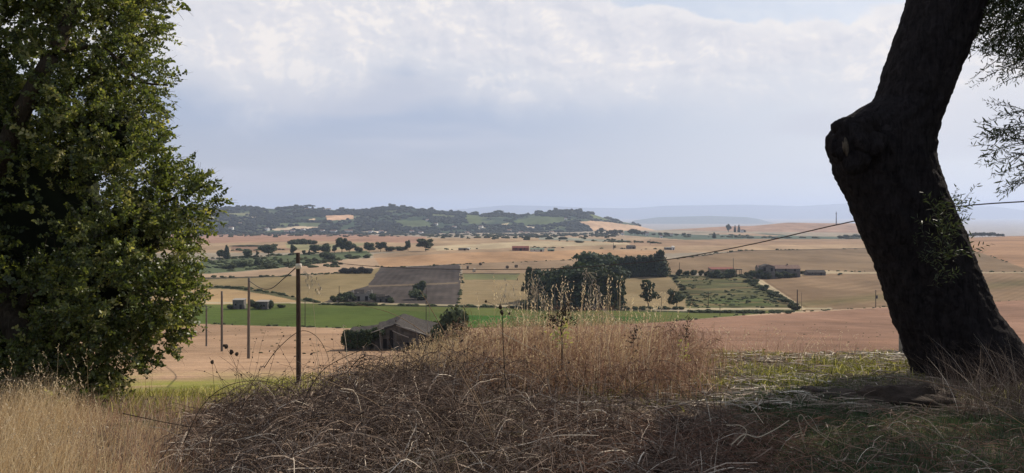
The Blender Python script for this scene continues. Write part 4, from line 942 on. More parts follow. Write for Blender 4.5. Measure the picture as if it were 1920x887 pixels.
# ------------------------------------------------------------------ poles, mast and cables
def pole(label, px, top, Yd, rad=.13, mat='pole', collar=None, arm=False, box_=False, group='wooden utility poles', name='utility_pole', cap=False, lean=0.0, cat='utility pole'):
    x = (px - CX) / F * Yd; z = float(height(x, Yd)); h = (HY - top) / F * Yd - z
    r = empty(name, (x, Yd, z)); g = Geo(); P = tube_pts([(0, 0, -.6), (lean * .3, 0, h * .5), (lean, 0, h)], 10)[None]
    v, f = tubes(P, np.linspace(rad, rad * .78, 10)[None], 12); g.add(v, f); g.f.append(np.array([[g.nv - 12 + i for i in range(12)]])); g.obj('shaft', M[mat], r, True)
    if collar:
        zc = h - (collar - top) * Yd / F; g = Geo(); v, f = tubes(np.array([[(0, 0, zc - .16), (0, 0, zc - .1), (0, 0, zc + .1), (0, 0, zc + .16)]]), np.array([[rad * .9, rad * 1.2, rad * 1.2, rad * .9]]), 12); g.add(v, f); g.obj('collar', M['collar'], r, True)
    if arm:
        box(Geo(), -.6, .6, -.06, .06, h - .45, h - .33).obj('crossarm', M['metal'], r)
        for s in (-.5, 0, .5): g = Geo(); v, f = tubes(np.array([[(s, 0, h - .329), (s, 0, h - .26), (s, 0, h - .2), (s, 0, h - .14)]]), np.array([[.03, .07, .05, .06]]), 8); g.add(v, f); g.obj('insulator', M['concrete'], r, True)
    if box_: box(Geo(), .12, .75, -.3, .3, h * .52, h * .70).obj('transformer', M['metal'], r)
    return tag(r, label, cat, group), (x, Yd, z + h)
def ydist(px, py): return ground_at(px, py)[1]
pole('thick dark pole with a pale collar, nearest of the row', 560, 474, 46, .155, 'pole', collar=499, lean=-.04)
pole('second nearest pole of the row, plain grey wood', 466, 521, 86, .17, 'pole_pale', lean=.06)
pole('third pole of the row, right of the big left tree', 416, 546, 104, .17, 'pole_pale', cap=True)
pole('farthest pole of the row, at the left tree edge', 387, 574, 124, .15, 'pole_pale')
pole('thin pole standing in the green field behind the nearest pole', 572, 562, ydist(572, 613), .13, 'pole')
pole('tiny pole above the track left of the ploughed field', 636, 536, ydist(636, 568), .14, 'pole')
pole('thin pole in the green field below the ploughed field', 799, 540, ydist(799, 603), .12, 'pole')
pole('thin pole in front of the middle of the grove', 1040, 533, ydist(1040, 583), .13, 'pole_pale')
pole('thin pole between the solitary pine and the round tree', 1240, 556, ydist(1240, 583), .12, 'pole_pale')
pole('thin pole inside the terraced plot near its left hedge', 1328, 547, ydist(1328, 576), .14, 'pole')
pole('short pole at the lower edge of the terraced plot', 1350, 574, ydist(1350, 592), .13, 'pole')
pole('thick dark pole at the foot of the pale farm track', 1495, 543, ydist(1495, 582), .24, 'pole')
pole('thin pole right beside the thick track pole', 1503, 548, ydist(1503, 581), .09, 'pole_pale')
pole('pole with a transformer box on the right brown slope', 1642, 544, ydist(1642, 577), .17, 'pole', box_=True, arm=True)
pole('pole standing at the right end of the flat roofed shed', 1375, 484, ydist(1375, 519), .2, 'metal')
pole('pole among the bushes at the top of the terraced plot', 1274, 492, ydist(1274, 518), .2, 'pole')
pole('far tiny pole right of the pale field strips', 1219, 448, ydist(1219, 459), .3, 'metal')
pole('far tiny pole left of the dark far shed', 1150, 455, ydist(1150, 468), .3, 'metal')
def mast():
    l = ground_at(1568, 421); k = l[1] / F; h = 24 * k; r = empty('radio_mast', l); g = Geo()
    v, f = tubes(np.array([[(0, 0, -1), (0, 0, h * .5), (0, 0, h)]]), np.array([[2.0, 1.5, .9]]), 6); g.add(v, f); g.obj('shaft', M['metal'], r)
    box(Geo(), -1.8, 1.8, -1.8, 1.8, h * .8, h * .86).obj('antenna', M['metal'], r); tag(r, 'tall thin mast alone on the far tan ridge', 'mast')
mast()
def cable(pts, label, a, b, rad, group=None):
    (xa, ya), (xb, yb) = a, b; out = []
    for px, py in pts:
        s = (px - CX) / F; t = (s * ya - xa) / ((xb - xa) - s * (yb - ya)); y = ya + (yb - ya) * t; out.append((s * y, y, (HY - py) / F * y))
    g = Geo(); v, f = tubes(tube_pts(out, 60)[None], rad, 6); g.add(v, f); tag(g.obj('overhead_cable', M['wire'], None, True), label, 'cable', group)
xp = (560 - CX) / F * 46
cable([(560, 483), (640, 494), (740, 502), (860, 505), (960, 505), (1060, 503), (1140, 497), (1250, 487), (1400, 460), (1610, 413), (1790, 388), (1920, 378), (2060, 372)], 'long sagging cable from the nearest pole across to the right edge', (xp, 46), (12.6, 15), .016)
cable([(558, 499), (530, 524), (508, 541), (488, 540), (466, 526)], 'short slack cable between the nearest pole and the next one', (xp, 46), ((466 - CX) / F * 86, 86), .035)
# ------------------------------------------------------------------ the big tree trunk on the right
def sprig_proto(n, L, leafL, leafW, seed, broad=False):
    """one twig with its leaves; returns leaf verts, leaf count per sprig, and the twig path"""
    rng = np.random.default_rng(seed); t = np.linspace(.12, 1, n)
    path = np.stack([t * L, .06 * L * np.sin(t * 2.2), .05 * L * np.sin(t * 3)], 1)
    side = np.where(np.arange(n) % 2, 1, -1)
    if broad:
        d = rand_dir(n, rng) * .9 + np.stack([np.full(n, .5), side * .8, np.zeros(n)], 1); nn = rand_dir(n, rng) * .8 + (0, 0, 1)
    else:
        d = np.stack([rng.uniform(.3, .9, n), side * rng.uniform(.2, 1.0, n), rng.uniform(-.8, .8, n)], 1); nn = rand_dir(n, rng) * .9 + (0, 0, .6)
    d /= np.linalg.norm(d, axis=1, keepdims=True); l = leafL * rng.uniform(.65, 1.2, n)
    v, f = leaves(path + d * l[:, None] * .55, d, nn, l, leafW * rng.uniform(.8, 1.2, n), LEAFN if broad else LEAFO)
    return v, f
def rot_from(d, rng):                          # random frames whose x axis is d
    up = rand_dir(len(d), rng); y = np.cross(up, d); y /= np.linalg.norm(y, axis=1, keepdims=True) + 1e-9
    return np.stack([d, y, np.cross(d, y)], -1)
def scatter_sprigs(g, Pn, D, scale, protos, rng, twig=None, tmean=.5, tsd=.2):
    D = D / np.linalg.norm(D, axis=1, keepdims=True); R = rot_from(D, rng); which = rng.integers(0, len(protos), len(Pn))
    for w, (v, f) in enumerate(protos):
        k = np.where(which == w)[0]
        if not len(k): continue
        V = np.einsum('nij,vj->nvi', R[k] * scale[k][:, None, None], v) + Pn[k][:, None, :]
        F_ = (f[None] + (np.arange(len(k)) * len(v))[:, None, None]).reshape(-1, 6)
        nl = len(v) // 6; base = np.clip(rng.normal(tmean, tsd, len(k)), 0, 1)
        t = np.clip(np.repeat(base, nl) + rng.normal(0, .13, len(k) * nl), 0, 1)
        g.add(V.reshape(-1, 3), F_, np.repeat(t, 6))
    if twig is not None:
        L = scale * .32; P = np.stack([Pn, Pn + D * L[:, None] * .5, Pn + D * L[:, None]], 1)
        v, f = tubes(P, np.stack([scale * .0028, scale * .002, scale * .001], 1), 3); twig.add(v, f)
OLIVE = [sprig_proto(11, .30, .070, .0155, s) for s in (1, 2, 3, 7)]
OAK = [sprig_proto(24, .24, .043, .026, s, True) for s in (4, 5, 6)]

def right_tree():
    YT = 7.0; root = empty('olive_tree', (3.95, YT, float(height(3.95, YT)))); ox, oy, oz = root.location
    Lk = np.array([(-160, 1722), (-60, 1711), (0, 1701), (69, 1678), (149, 1654), (180, 1645), (190, 1636), (203, 1612), (213, 1599), (222, 1583), (231, 1573), (245, 1561), (258, 1554), (275, 1556), (298, 1563), (327, 1574), (367, 1594), (440, 1626), (493, 1652), (575, 1681), (656, 1711), (701, 1729), (735, 1728), (770, 1715)], float)
    Rk = np.array([(-160, 1890), (-60, 1858), (0, 1836), (69, 1816), (129, 1792), (169, 1778), (218, 1760), (258, 1749), (288, 1749), (342, 1765), (392, 1788), (457, 1816), (520, 1842), (588, 1873), (629, 1905), (656, 1926), (700, 1958), (735, 1990), (770, 2010)], float)
    n, m = 300, 128; py = np.linspace(-160, 765, n); pl, pr = np.interp(py, *Lk.T), np.interp(py, *Rk.T)
    pl += 2.2 * fbm(py / 14, py * 0, 5, 3); pr += 2.5 * fbm(py / 16, py * 0, 6, 3)
    k = YT / F; cx = (pl + pr) / 2 * k - CX * k; a = (pr - pl) / 2 * k
    bsm = np.interp(py, [-160, 0, 190, 260, 330, 575, 700, 765], np.array([80, 70, 66, 80, 84, 86, 98, 112]) * k)
    th = np.arange(m) * 2 * pi / m; TH, PYg = np.meshgrid(th, py)
    z = (HY - PYg) * k
    rg = fbm(TH * 9 / 2 + 40 + .6 * np.sin(z * 4), z * 1.7, 12, 4); rg2 = fbm(np.cos(TH) * 5 + 9, np.sin(TH) * 5 + z * 9, 13, 4)
    lump_ = fbm(np.cos(TH) * 1.6 + 3, np.sin(TH) * 1.6 + z * 2.2, 14, 3)
    side = np.abs(np.cos(TH))
    disp = 1 + (.085 * rg + .05 * rg2) * (1 - .55 * side) + .10 * lump_ * (1 - side)
    disp = disp + .022 * fbm(np.cos(TH) * 14 + 5, np.sin(TH) * 14 + z * 22, 15, 3) + .012 * fbm(TH * 3, z * 60, 16, 2)
    X = cx[:, None] + a[:, None] * np.cos(TH) * disp; Yv = YT + bsm[:, None] * np.sin(TH) * disp + .10 * np.sin((PYg - 200) / 300)
    P = np.stack([X - ox, Yv - oy, z - oz], -1)
    idx = np.arange(n * m).reshape(n, m); q = np.stack([idx[:-1], idx[1:], np.roll(idx[1:], -1, 1), np.roll(idx[:-1], -1, 1)], -1).reshape(-1, 4)
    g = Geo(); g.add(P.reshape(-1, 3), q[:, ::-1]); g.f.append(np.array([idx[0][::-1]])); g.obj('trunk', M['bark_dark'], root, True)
    # the old pruned stub: rim of callus round a weathered hollow
    g = Geo(); c = np.array(P3(1600, 262, YT - .34)) - (ox, oy, oz); v, f = ICO3
    for i, (dx_, dz_, r) in enumerate([(0, 0, .16), (.10, .12, .12), (.02, -.16, .13), (-.07, .10, .10), (-.10, -.08, .10), (.16, -.04, .12)]):
        lump(g, c + (dx_, 0, dz_), (r, r * .7, r), 20 + i, .35, ICO3)
    g.obj('branch_stub', M['bark_dark'], root, True)
    g = Geo(); lump(g, np.array(P3(1585, 275, YT - .43)) - (ox, oy, oz), (.022, .02, .075), 3, .8, ICO2); g.obj('bare_wood', M['bark'], root, True)
    # limbs above the picture
    tw = Geo(); cr = Geo(); rng = np.random.default_rng(11)
    top = np.array([3.95 + .15, 7.05, 2.6])
    limbs = [[top - (0.05, 0, .35), (4.4, 7.2, 3.5), (4.9, 7.6, 4.6), (5.2, 7.9, 5.6)], [top - (0, 0, .3), (5.2, 7.2, 3.4), (6.3, 7.3, 3.7), (7.6, 7.4, 3.4)], [top - (.05, 0, .2), (3.9, 7.0, 3.8), (3.4, 6.9, 4.9)],
             [(5.6, 7.25, 3.45), (6.0, 7.0, 2.7), (6.0, 7.0, 1.7), (5.7, 6.9, 1.1)], [(6.4, 7.3, 3.6), (6.9, 6.8, 2.4), (6.3, 6.6, 1.0), (5.6, 6.55, .7)]]
    for i, l in enumerate(limbs):
        l = [np.array(q_) - (ox, oy, oz) for q_ in l]
        g = Geo(); v, f = tubes(tube_pts(l, 24)[None], np.linspace([.30, .24, .2, .07, .06][i], .03, 24)[None], 12); g.add(v, f); g.obj('limb', M['bark_dark'], root, True)
    E = [((4.98, 6.9, 2.0), (.80, .7, .70), 1800, .8), ((4.72, 6.5, .62), (.60, .45, .32), 190, .85), ((6.6, 7.9, 1.1), (.55, .28, 1.0), 230, 1.6), ((6.8, 6.6, 1.0), (.9, .6, 1.0), 330, 1.6), ((8.1, 7.0, 2.2), (1.2, .6, 1.3), 340, 1.8)]  # last three: unseen leaf masses, shaped and placed to shade trunk and grass
    for c, r, cnt, s in E:
        d = rand_dir(cnt, rng); Pn = np.array(c) + d * np.array(r) * rng.uniform(.25, 1.0, cnt)[:, None] ** .6
        D = d * .5 + rand_dir(cnt, rng) * .6 + (-.25, -.1, -.45)
        scatter_sprigs(cr, Pn - (ox, oy, oz), D, s * rng.uniform(.75, 1.2, cnt), OLIVE, rng, tw, .35)
    # sprigs that hang into the picture at the right edge
    for (px, py_, ex, ey) in [(1935, 205, 1862, 225), (1940, 240, 1850, 262), (1940, 215, 1868, 196), (1945, 265, 1858, 285), (1940, 285, 1872, 305), (1950, 300, 1880, 325), (1945, 330, 1898, 345), (1930, 80, 1826, 144), (1935, 110, 1838, 150), (1960, 130, 1870, 160), (1930, 230, 1872, 250), (1938, 270, 1880, 262), (1930, 345, 1905, 352)]:
        a_, b_ = np.array(P3(px, py_, 6.4)), np.array(P3(ex, ey, 6.3 + rng.uniform(-.2, .2)))
        path = tube_pts([a_, (a_ + b_) / 2 + (0, 0, .02), b_], 10); v, f = tubes(path[None] - (ox, oy, oz), np.linspace(.004, .0015, 10)[None], 4); tw.add(v, f)
        k_ = np.linspace(2, 8, 5).astype(int); D = (path[k_ + 1] - path[k_]) + rand_dir(5, rng) * .008
        scatter_sprigs(cr, path[k_] - (ox, oy, oz), D, rng.uniform(.4, .62, 5), OLIVE, rng, tw, .4)
    # water shoots on the trunk
    for (px, py_, n_, sp) in [(1800, 392, 4, 22), (1762, 430, 16, 45), (1745, 400, 6, 22), (1768, 480, 12, 40), (1755, 520, 8, 30), (1765, 450, 10, 50)]:
        for _ in range(n_):
            q_ = np.array(P3(px + rng.normal(0, sp * .3), py_ + rng.normal(0, sp * .5), 6.50 if px < 1790 else 6.85)) - (ox, oy, oz)
            scatter_sprigs(cr, q_[None], np.array([[rng.normal(0, .6), -.25, rng.uniform(.1, .9)]]), np.array([rng.uniform(.45, .8)]), OLIVE, rng, tw, .55)
    q_ = np.array(P3(1786, 398, 6.9)) - (ox, oy, oz); e_ = np.array(P3(1822, 381, 6.85)) - (ox, oy, oz)
    scatter_sprigs(cr, np.array([q_, q_ + (0, 0, .02), q_]), np.array([e_ - q_, (.3, 0, .25), (.3, 0, -.05)]), np.array([.72, .55, .45]), OLIVE, rng, tw, .5)
    cr.obj('foliage', M['leaf_olive'], root); tw.obj('twigs', M['bark'], root)
    tag(root, 'massive dark leaning trunk with a pruned stub at its elbow, right foreground', 'tree')
right_tree()

# ------------------------------------------------------------------ the leafy tree on the left
def left_tree():
    Y0 = 9.0; k = Y0 / F; bx, by = -6.6, 9.4; root = empty('broadleaf_tree', (bx, by, float(height(bx, by)))); o = np.array(root.location)
    rng = np.random.default_rng(21); cr, tw = Geo(), Geo()
    E = [(110, 90, 190, 190, 0, 1.0, .5), (215, 60, 88, 92, -.2, .6, .5), (262, 160, 70, 62, -.1, .55, .5), (205, 240, 120, 95, -.3, .8, .5), (262, 320, 85, 75, -.3, .6, .52), (340, 385, 70, 62, -.1, .6, .5), (290, 450, 100, 90, -.4, .8, .5),
         (250, 540, 125, 90, -.5, .8, .5), (330, 560, 58, 72, -.2, .5, .5), (300, 620, 66, 46, -.3, .5, .5), (190, 640, 90, 95, -.6, .7, .55), (70, 600, 150, 130, -.3, 1.0, .45), (60, 400, 190, 210, .2, 1.2, .4), (-160, 250, 300, 380, .4, 1.6, .45),
         (60, -160, 260, 160, .3, 1.4, .5), (170, -80, 150, 120, 0, 1.0, .5), (-200, 600, 260, 200, .3, 1.4, .4), (200, 700, 62, 58, -.8, .4, .6), (130, 708, 100, 66, -.9, .5, .6), (245, 650, 80, 60, -.5, .5, .55), (232, 722, 62, 44, -1.0, .4, .6)]
    for i, (px, py, rx, ry, dy, ryy, tm) in enumerate(E):
        c = np.array(P3(px, py, Y0)); c = np.array([c[0], Y0 + dy, c[2]]); sh_ = 24 if px > 150 else 6; r = np.array([(rx - sh_) * k, max(ryy, .4), (ry - sh_ * .6) * k])
        area = r[0] * r[2] + r[1] * (r[0] + r[2]) * .7; cnt = int(520 * area + 80)
        if px < 0 or py < -50: cnt = int(cnt * .5)
        if i in (1, 2): cnt = int(cnt * .5)
        d = rand_dir(cnt, rng); rad = rng.uniform(.35, 1.0, cnt) ** .45 * (1 + .22 * fbm(d[:, 0] * 3 + i, d[:, 2] * 3 + d[:, 1] * 2, 90 + i, 3))
        keep = fbm(d[:, 0] * 4 + i * 3, d[:, 2] * 4 + d[:, 1] * 3, 190 + i, 3) > -.12
        d, rad = d[keep], rad[keep]; cnt = len(d)
        Pn = c + d * rad[:, None] * r; D = d * .8 + rand_dir(cnt, rng) * .7 + (.15, 0, .12)
        gz = height(Pn[:, 0], Pn[:, 1]); Pn[:, 2] = np.maximum(Pn[:, 2], gz + .12)
        sc_ = rng.uniform(.7, 1.15, cnt) * (1.5 if px < 0 or py < -50 else 1)
        scatter_sprigs(cr, Pn - o, D, sc_, OAK, rng, tw, tm * .86 + .10 * math.sin(i * 2.3), .26)
    # outline sprigs reaching past the crown edge
    for px, py, dx_, dz_ in [(300, 25, 1, .5), (318, 60, 1, .2), (322, 118, 1, .3), (338, 150, 1, -.1), (318, 190, 1, -.2), (330, 255, 1, 0), (338, 285, 1, .3), (375, 320, 1, .8), (395, 345, 1, .5), (412, 352, 1, .3), (400, 395, 1, -.2), (408, 425, 1, -.1), (395, 445, 1, -.3), (388, 520, 1, -.2), (392, 555, 1, -.1), (380, 600, 1, -.5), (350, 640, .8, -.6), (300, 660, .5, -.7), (255, 690, .5, -.4), (245, 730, .4, -.5)]:
        for _ in range(5):
            q_ = np.array(P3(px - rng.uniform(26, 52), py + rng.normal(0, 7), Y0 - rng.uniform(.0, .4))); scatter_sprigs(cr, (q_ - o)[None], np.array([[dx_, rng.normal(0, .3), dz_ + rng.normal(0, .3)]]), np.array([rng.uniform(.6, .95)]), OAK, rng, tw, .5)
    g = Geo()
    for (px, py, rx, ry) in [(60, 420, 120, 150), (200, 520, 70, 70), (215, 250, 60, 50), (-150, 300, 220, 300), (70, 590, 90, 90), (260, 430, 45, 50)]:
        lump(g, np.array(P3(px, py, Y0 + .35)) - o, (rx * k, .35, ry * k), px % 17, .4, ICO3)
    g.obj('shade_core', M['core'], root, True)  # dark lumps stand in for shade deep in the crown
    cr.obj('foliage', M['leaf_oak'], root); tw.obj('twigs', M['bark'], root)
    for i, (pts, r0, r1) in enumerate([
        ([(85, 760, 8.9), (45, 650, 8.75), (5, 560, 8.8), (-40, 440, 9.1), (-60, 250, 9.3), (-40, 40, 9.4)], .17, .09),
        ([(-50, 400, 9.0), (0, 300, 8.7), (50, 190, 8.45), (110, 80, 8.35), (150, -30, 8.5), (170, -160, 8.7)], .12, .05),
        ([(45, 210, 8.5), (130, 165, 8.6), (210, 120, 8.8), (280, 60, 8.9)], .035, .012), ([(100, 100, 8.4), (190, 90, 8.6), (260, 150, 8.8), (315, 160, 8.9)], .03, .01),
        ([(20, 590, 8.8), (110, 500, 9.0), (220, 420, 9.1), (330, 370, 9.0)], .07, .02), ([(40, 640, 8.8), (150, 600, 8.9), (260, 560, 9.0)], .06, .02)]):
        g = Geo(); pt = [np.array(P3(*q_)) - o for q_ in pts]
        if i == 0: pt[0][2] = -.25
        v, f = tubes(tube_pts(pt, 30)[None], np.linspace(r0, r1, 30)[None], 12); g.add(v, f); g.obj('trunk' if i == 0 else 'limb', M['bark'], root, True)
    tag(root, 'large leafy green tree filling the left side down to the grass', 'tree')
left_tree()

# ------------------------------------------------------------------ grasses, brambles and litter of the bank
def gz(x, y): return height(x, y)
def proj(x, y, z): return CX + F * x / y, HY - F * z / y
def in_zone(n, rng, x0, x1, y0, y1, fn=None):
    x = rng.uniform(x0, x1, n); y = rng.uniform(y0, y1, n)
    z = gz(x, y); px, py = proj(x, y, z); k = np.ones(n, bool) if fn is None else fn(px, py, x, y) > rng.random(n)
    return x[k], y[k], z[k]
def blades(g, x, y, z, h, w, rng, lean=.5, tint=None, wind=(0, 0), seg=4):
    n = len(x); t = np.linspace(0, 1, seg); a = rng.uniform(0, 2 * pi, n); ln = np.abs(rng.normal(0, lean, n)) * h
    dx_, dy_ = np.cos(a) * ln + wind[0] * h, np.sin(a) * ln + wind[1] * h
    P = np.stack([x[:, None] + dx_[:, None] * t ** 1.8, y[:, None] + dy_[:, None] * t ** 1.8, z[:, None] - .02 + (h[:, None] + .02) * (t - .18 * np.minimum(ln / np.maximum(h, .01), 1.6)[:, None] * t ** 2.4)], -1)
    fa = rng.uniform(0, pi, n); S = np.stack([np.cos(fa), np.sin(fa) * .5, np.zeros(n)], -1)[:, None, :] * (w[:, None, None] * .5) * (1 - .85 * t ** 1.5)[None, :, None]
    V = np.stack([P - S, P + S], 2).reshape(-1, 3); idx = np.arange(n * seg * 2).reshape(n, seg, 2)
    q = np.stack([idx[:, :-1, 0], idx[:, :-1, 1], idx[:, 1:, 1], idx[:, 1:, 0]], -1).reshape(-1, 4)
    tt = rng.random(n) if tint is None else tint
    g.add(V, q, np.repeat(tt, seg * 2)); return P
def heads(g, P, rng, size, k=3, tint=.8):      # seed heads near the tips
    tip = P[:, -1]; d = P[:, -1] - P[:, -2]; d /= np.linalg.norm(d, axis=1, keepdims=True) + 1e-9
    for i in range(k):
        q = tip - d * size * i * .8 + rand_dir(len(tip), rng) * size * .35; dd = d + rand_dir(len(tip), rng) * .5 + (0, 0, -.3)
        v, f = leaves(q, dd, rand_dir(len(tip), rng), size * rng.uniform(.7, 1.2, len(tip)), size * .3); g.add(v, f, np.repeat(np.clip(tint + rng.normal(0, .12, len(tip)), 0, 1), 6))
def arcs(n, rng, x, y, z, L, H, M_=7, jit=.05, rise=0.0):
    t = np.linspace(0, 1, M_); a = rng.uniform(0, 2 * pi, n)
    P = np.empty((n, M_, 3)); r = L[:, None] * (t - .5)
    P[..., 0] = x[:, None] + np.cos(a)[:, None] * r; P[..., 1] = y[:, None] + np.sin(a)[:, None] * r * .7
    P[..., 2] = z[:, None] + H[:, None] * (1 - (2 * t - 1) ** 2) + rise * rng.normal(0, 1, n)[:, None] * (t - .3)
    P += np.cumsum(rng.normal(0, 1, P.shape), 1) * jit * L[:, None, None] * .35
    return P
rng = np.random.default_rng(77)
def stuff(g, name, mat, label, cat):
    return tag(g.obj(name, M[mat]), label, cat, kind='stuff')

# A tall pale dry grass, lower left
g = Geo()
zA = lambda px, py, x, y: (1 - sstep(px, 230, 400)) * (py > 735 + .25 * np.clip(px, 0, 300))
x, y, z = in_zone(30000, rng, -6.5, -1.3, 3.6, 8.2, zA)
h = rng.uniform(.16, .48, len(x)) * (.65 + .6 * vnoise(x * 1.3, y * 1.3, 5)); px_, py_ = proj(x, y, z); h *= 1 - .70 * sstep(px_, 30, 220); P = blades(g, x, y, z, h, rng.uniform(.0025, .006, len(x)), rng, .38, np.clip(rng.normal(.55, .22, len(x)), 0, 1), (.22, 0), 5)
k = rng.random(len(x)) < .25; heads(g, P[k], rng, .017, 4, .7)
x, y, z = in_zone(320, rng, -4.6, -1.6, 4.2, 6.8, lambda px, py, x, y: 1 - sstep(px, 120, 340)); P = blades(g, x, y, z, rng.uniform(.4, .75, len(x)), rng.uniform(.002, .004, len(x)), rng, .3, np.clip(rng.normal(.7, .15, len(x)), 0, 1), (-.2, 0), 7); heads(g, P, rng, .02, 5, .8)
x, y, z = in_zone(6000, rng, -12, -5.5, 4, 12); P = blades(g, x, y, z, rng.uniform(.25, .6, len(x)), rng.uniform(.003, .007, len(x)), rng, .4)
stuff(g, 'dry_grass', 'straw', 'tall pale dry grass in the lower left corner', 'dry grass')
g = Geo()
x, y, z = in_zone(12000, rng, -5.5, -1.2, 3.6, 8.0, lambda px, py, x, y: sstep(px, 40, 180) * (1 - sstep(px, 380, 560)) * (py > 765) * .9)
P = blades(g, x, y, z, rng.uniform(.08, .28, len(x)), rng.uniform(.002, .005, len(x)), rng, .5, np.clip(rng.normal(.55, .25, len(x)), 0, 1), (.1, 0))
stuff(g, 'rusty_grass', 'redgrass', 'short rusty dry grass between the pale grass and the brambles', 'dry grass')
# B yellow green tufts on the slope edge
g = Geo(); x, y, z = in_zone(26000, rng, -6.5, -1.5, 7.2, 20, lambda px, py, x, y: sstep(px, 180, 240) * (1 - sstep(px, 470, 640)) * .95)
blades(g, x, y, z, rng.uniform(.04, .16, len(x)), rng.uniform(.006, .014, len(x)), rng, .8, np.clip(rng.normal(.62, .25, len(x)), 0, 1))
x, y, z = in_zone(30000, rng, -16, 1, 16, 62, lambda px, py, x, y: sstep(px, 200, 260) * (1 - sstep(px, 560, 720)) * (1 - sstep(py, 760, 800)) * sstep(py, 690, 715) * sstep(vnoise(x * .6, y * .4, 31), .3, .7))
blades(g, x, y, z, rng.uniform(.08, .3, len(x)), rng.uniform(.02, .06, len(x)), rng, 1.0, np.clip(rng.normal(.65, .25, len(x)), 0, 1))
stuff(g, 'green_grass', 'green', 'yellow green grass on the slope between tree and brambles', 'grass')

# C the bramble tangle
def mound(x, y):
    px = CX + F * x / y; e = np.interp(px, [300, 400, 480, 580, 680, 780, 900, 1050, 1200, 1400, 1600], [.03, .12, .30, .42, .36, .24, .12, .06, .04, .03, .02])
    return e * sstep(y, 3.2, 4.4) * (1 - sstep(y, 6.2, 7.6)) * (.45 + 1.1 * vnoise(x * 2.1, y * 2.1, 33))
g = Geo(); zC = lambda px, py, x, y: sstep(px, 300, 430) * (1 - sstep(px, 1150, 1450) * .92) * (1 - sstep(y, 5.0, 6.0) * sstep(px, 760, 960)) * (.35 + .9 * sstep(vnoise(x * 2.6, y * 3.2, 53), .25, .6))
x, y, z = in_zone(25000, rng, -2.9, 3.0, 3.3, 7.4, zC); n = len(x); mh = mound(x, y); up = rng.random(n)
P = arcs(n, rng, x, y, z + mh * up + .01, rng.uniform(.12, .55, n), rng.uniform(-.02, .11, n), 7, .05, .12)
v, f = tubes(P, (.0008 + .0011 * rng.lognormal(0, .6, n))[:, None].clip(.0007, .0048) * np.linspace(1.2, .6, 7)[None], 3)
g.add(v, f, np.repeat(np.clip(rng.normal(.45, .26, n) + .4 * (rng.random(n) < .14), 0, 1), 21))
# loose canes arching out over the top
x, y, z = in_zone(1500, rng, -2.6, 1.6, 4.2, 7.0, lambda px, py, x, y: sstep(px, 340, 520) * (1 - sstep(px, 1000, 1300) * .8)); n = len(x)
P = arcs(n, rng, x, y, z + mound(x, y) * .8, rng.uniform(.3, .9, n), rng.uniform(.02, .26, n), 9, .05, .12)
v, f = tubes(P, (rng.uniform(.0012, .0028, n))[:, None] * np.linspace(1.2, .5, 9)[None], 3); g.add(v, f, np.repeat(np.clip(rng.normal(.35, .25, n), 0, 1), 27))
# tall loose canes with withered buds standing above the tangle
x, y, z = in_zone(420, rng, -2.6, .6, 4.6, 6.8, lambda px, py, x, y: sstep(px, 380, 480) * (1 - sstep(px, 820, 1000))); n = len(x)
Lc = rng.uniform(.25, .8, n); t9 = np.linspace(0, 1, 9); a = rng.uniform(0, 2 * pi, n); bend = rng.uniform(.1, .7, n)
P = np.empty((n, 9, 3)); P[..., 0] = x[:, None] + np.cos(a)[:, None] * (Lc * bend)[:, None] * t9 ** 1.6; P[..., 1] = y[:, None] + np.sin(a)[:, None] * (Lc * bend)[:, None] * t9 ** 1.6
P[..., 2] = (z + mound(x, y) * .4)[:, None] + Lc[:, None] * (t9 - .55 * bend[:, None] * t9 ** 2.6); P += np.cumsum(rng.normal(0, 1, P.shape), 1) * .008
v, f = tubes(P, rng.uniform(.0012, .0026, n)[:, None] * np.linspace(1.2, .5, 9)[None], 3); g.add(v, f, np.repeat(np.clip(rng.normal(.3, .25, n), 0, 1), 27))
for q in (5, 6, 7, 8):
    k = rng.random(n) < .45; v, f = leaves(P[k, q] + rng.normal(0, .006, (k.sum(), 3)), rand_dir(k.sum(), rng), rand_dir(k.sum(), rng), rng.uniform(.012, .03, k.sum()), rng.uniform(.008, .016, k.sum()), LEAFN); g.add(v, f, .12)
# side shoots: forks leaving the longer stems
x, y, z = in_zone(5000, rng, -2.8, 2.6, 3.4, 6.9, zC); n = len(x); a = rng.uniform(0, 2 * pi, n); l = rng.uniform(.05, .18, n); z0 = z + mound(x, y) * rng.random(n) ** .5 + .02
Q = np.stack([x, y, z0], 1)
for sgn in (-1, 1):
    aa = a + sgn * rng.uniform(.2, .6, n); E_ = Q + np.stack([np.cos(aa) * l, np.sin(aa) * l * .7, rng.uniform(-.02, .08, n)], 1); v, f = tubes(np.stack([Q, (Q + E_) / 2 + rng.normal(0, .006, (n, 3)), E_], 1), np.array([[.0016, .0012, .0007]]), 3); g.add(v, f, np.repeat(np.clip(rng.normal(.5, .28, n), 0, 1), 9))
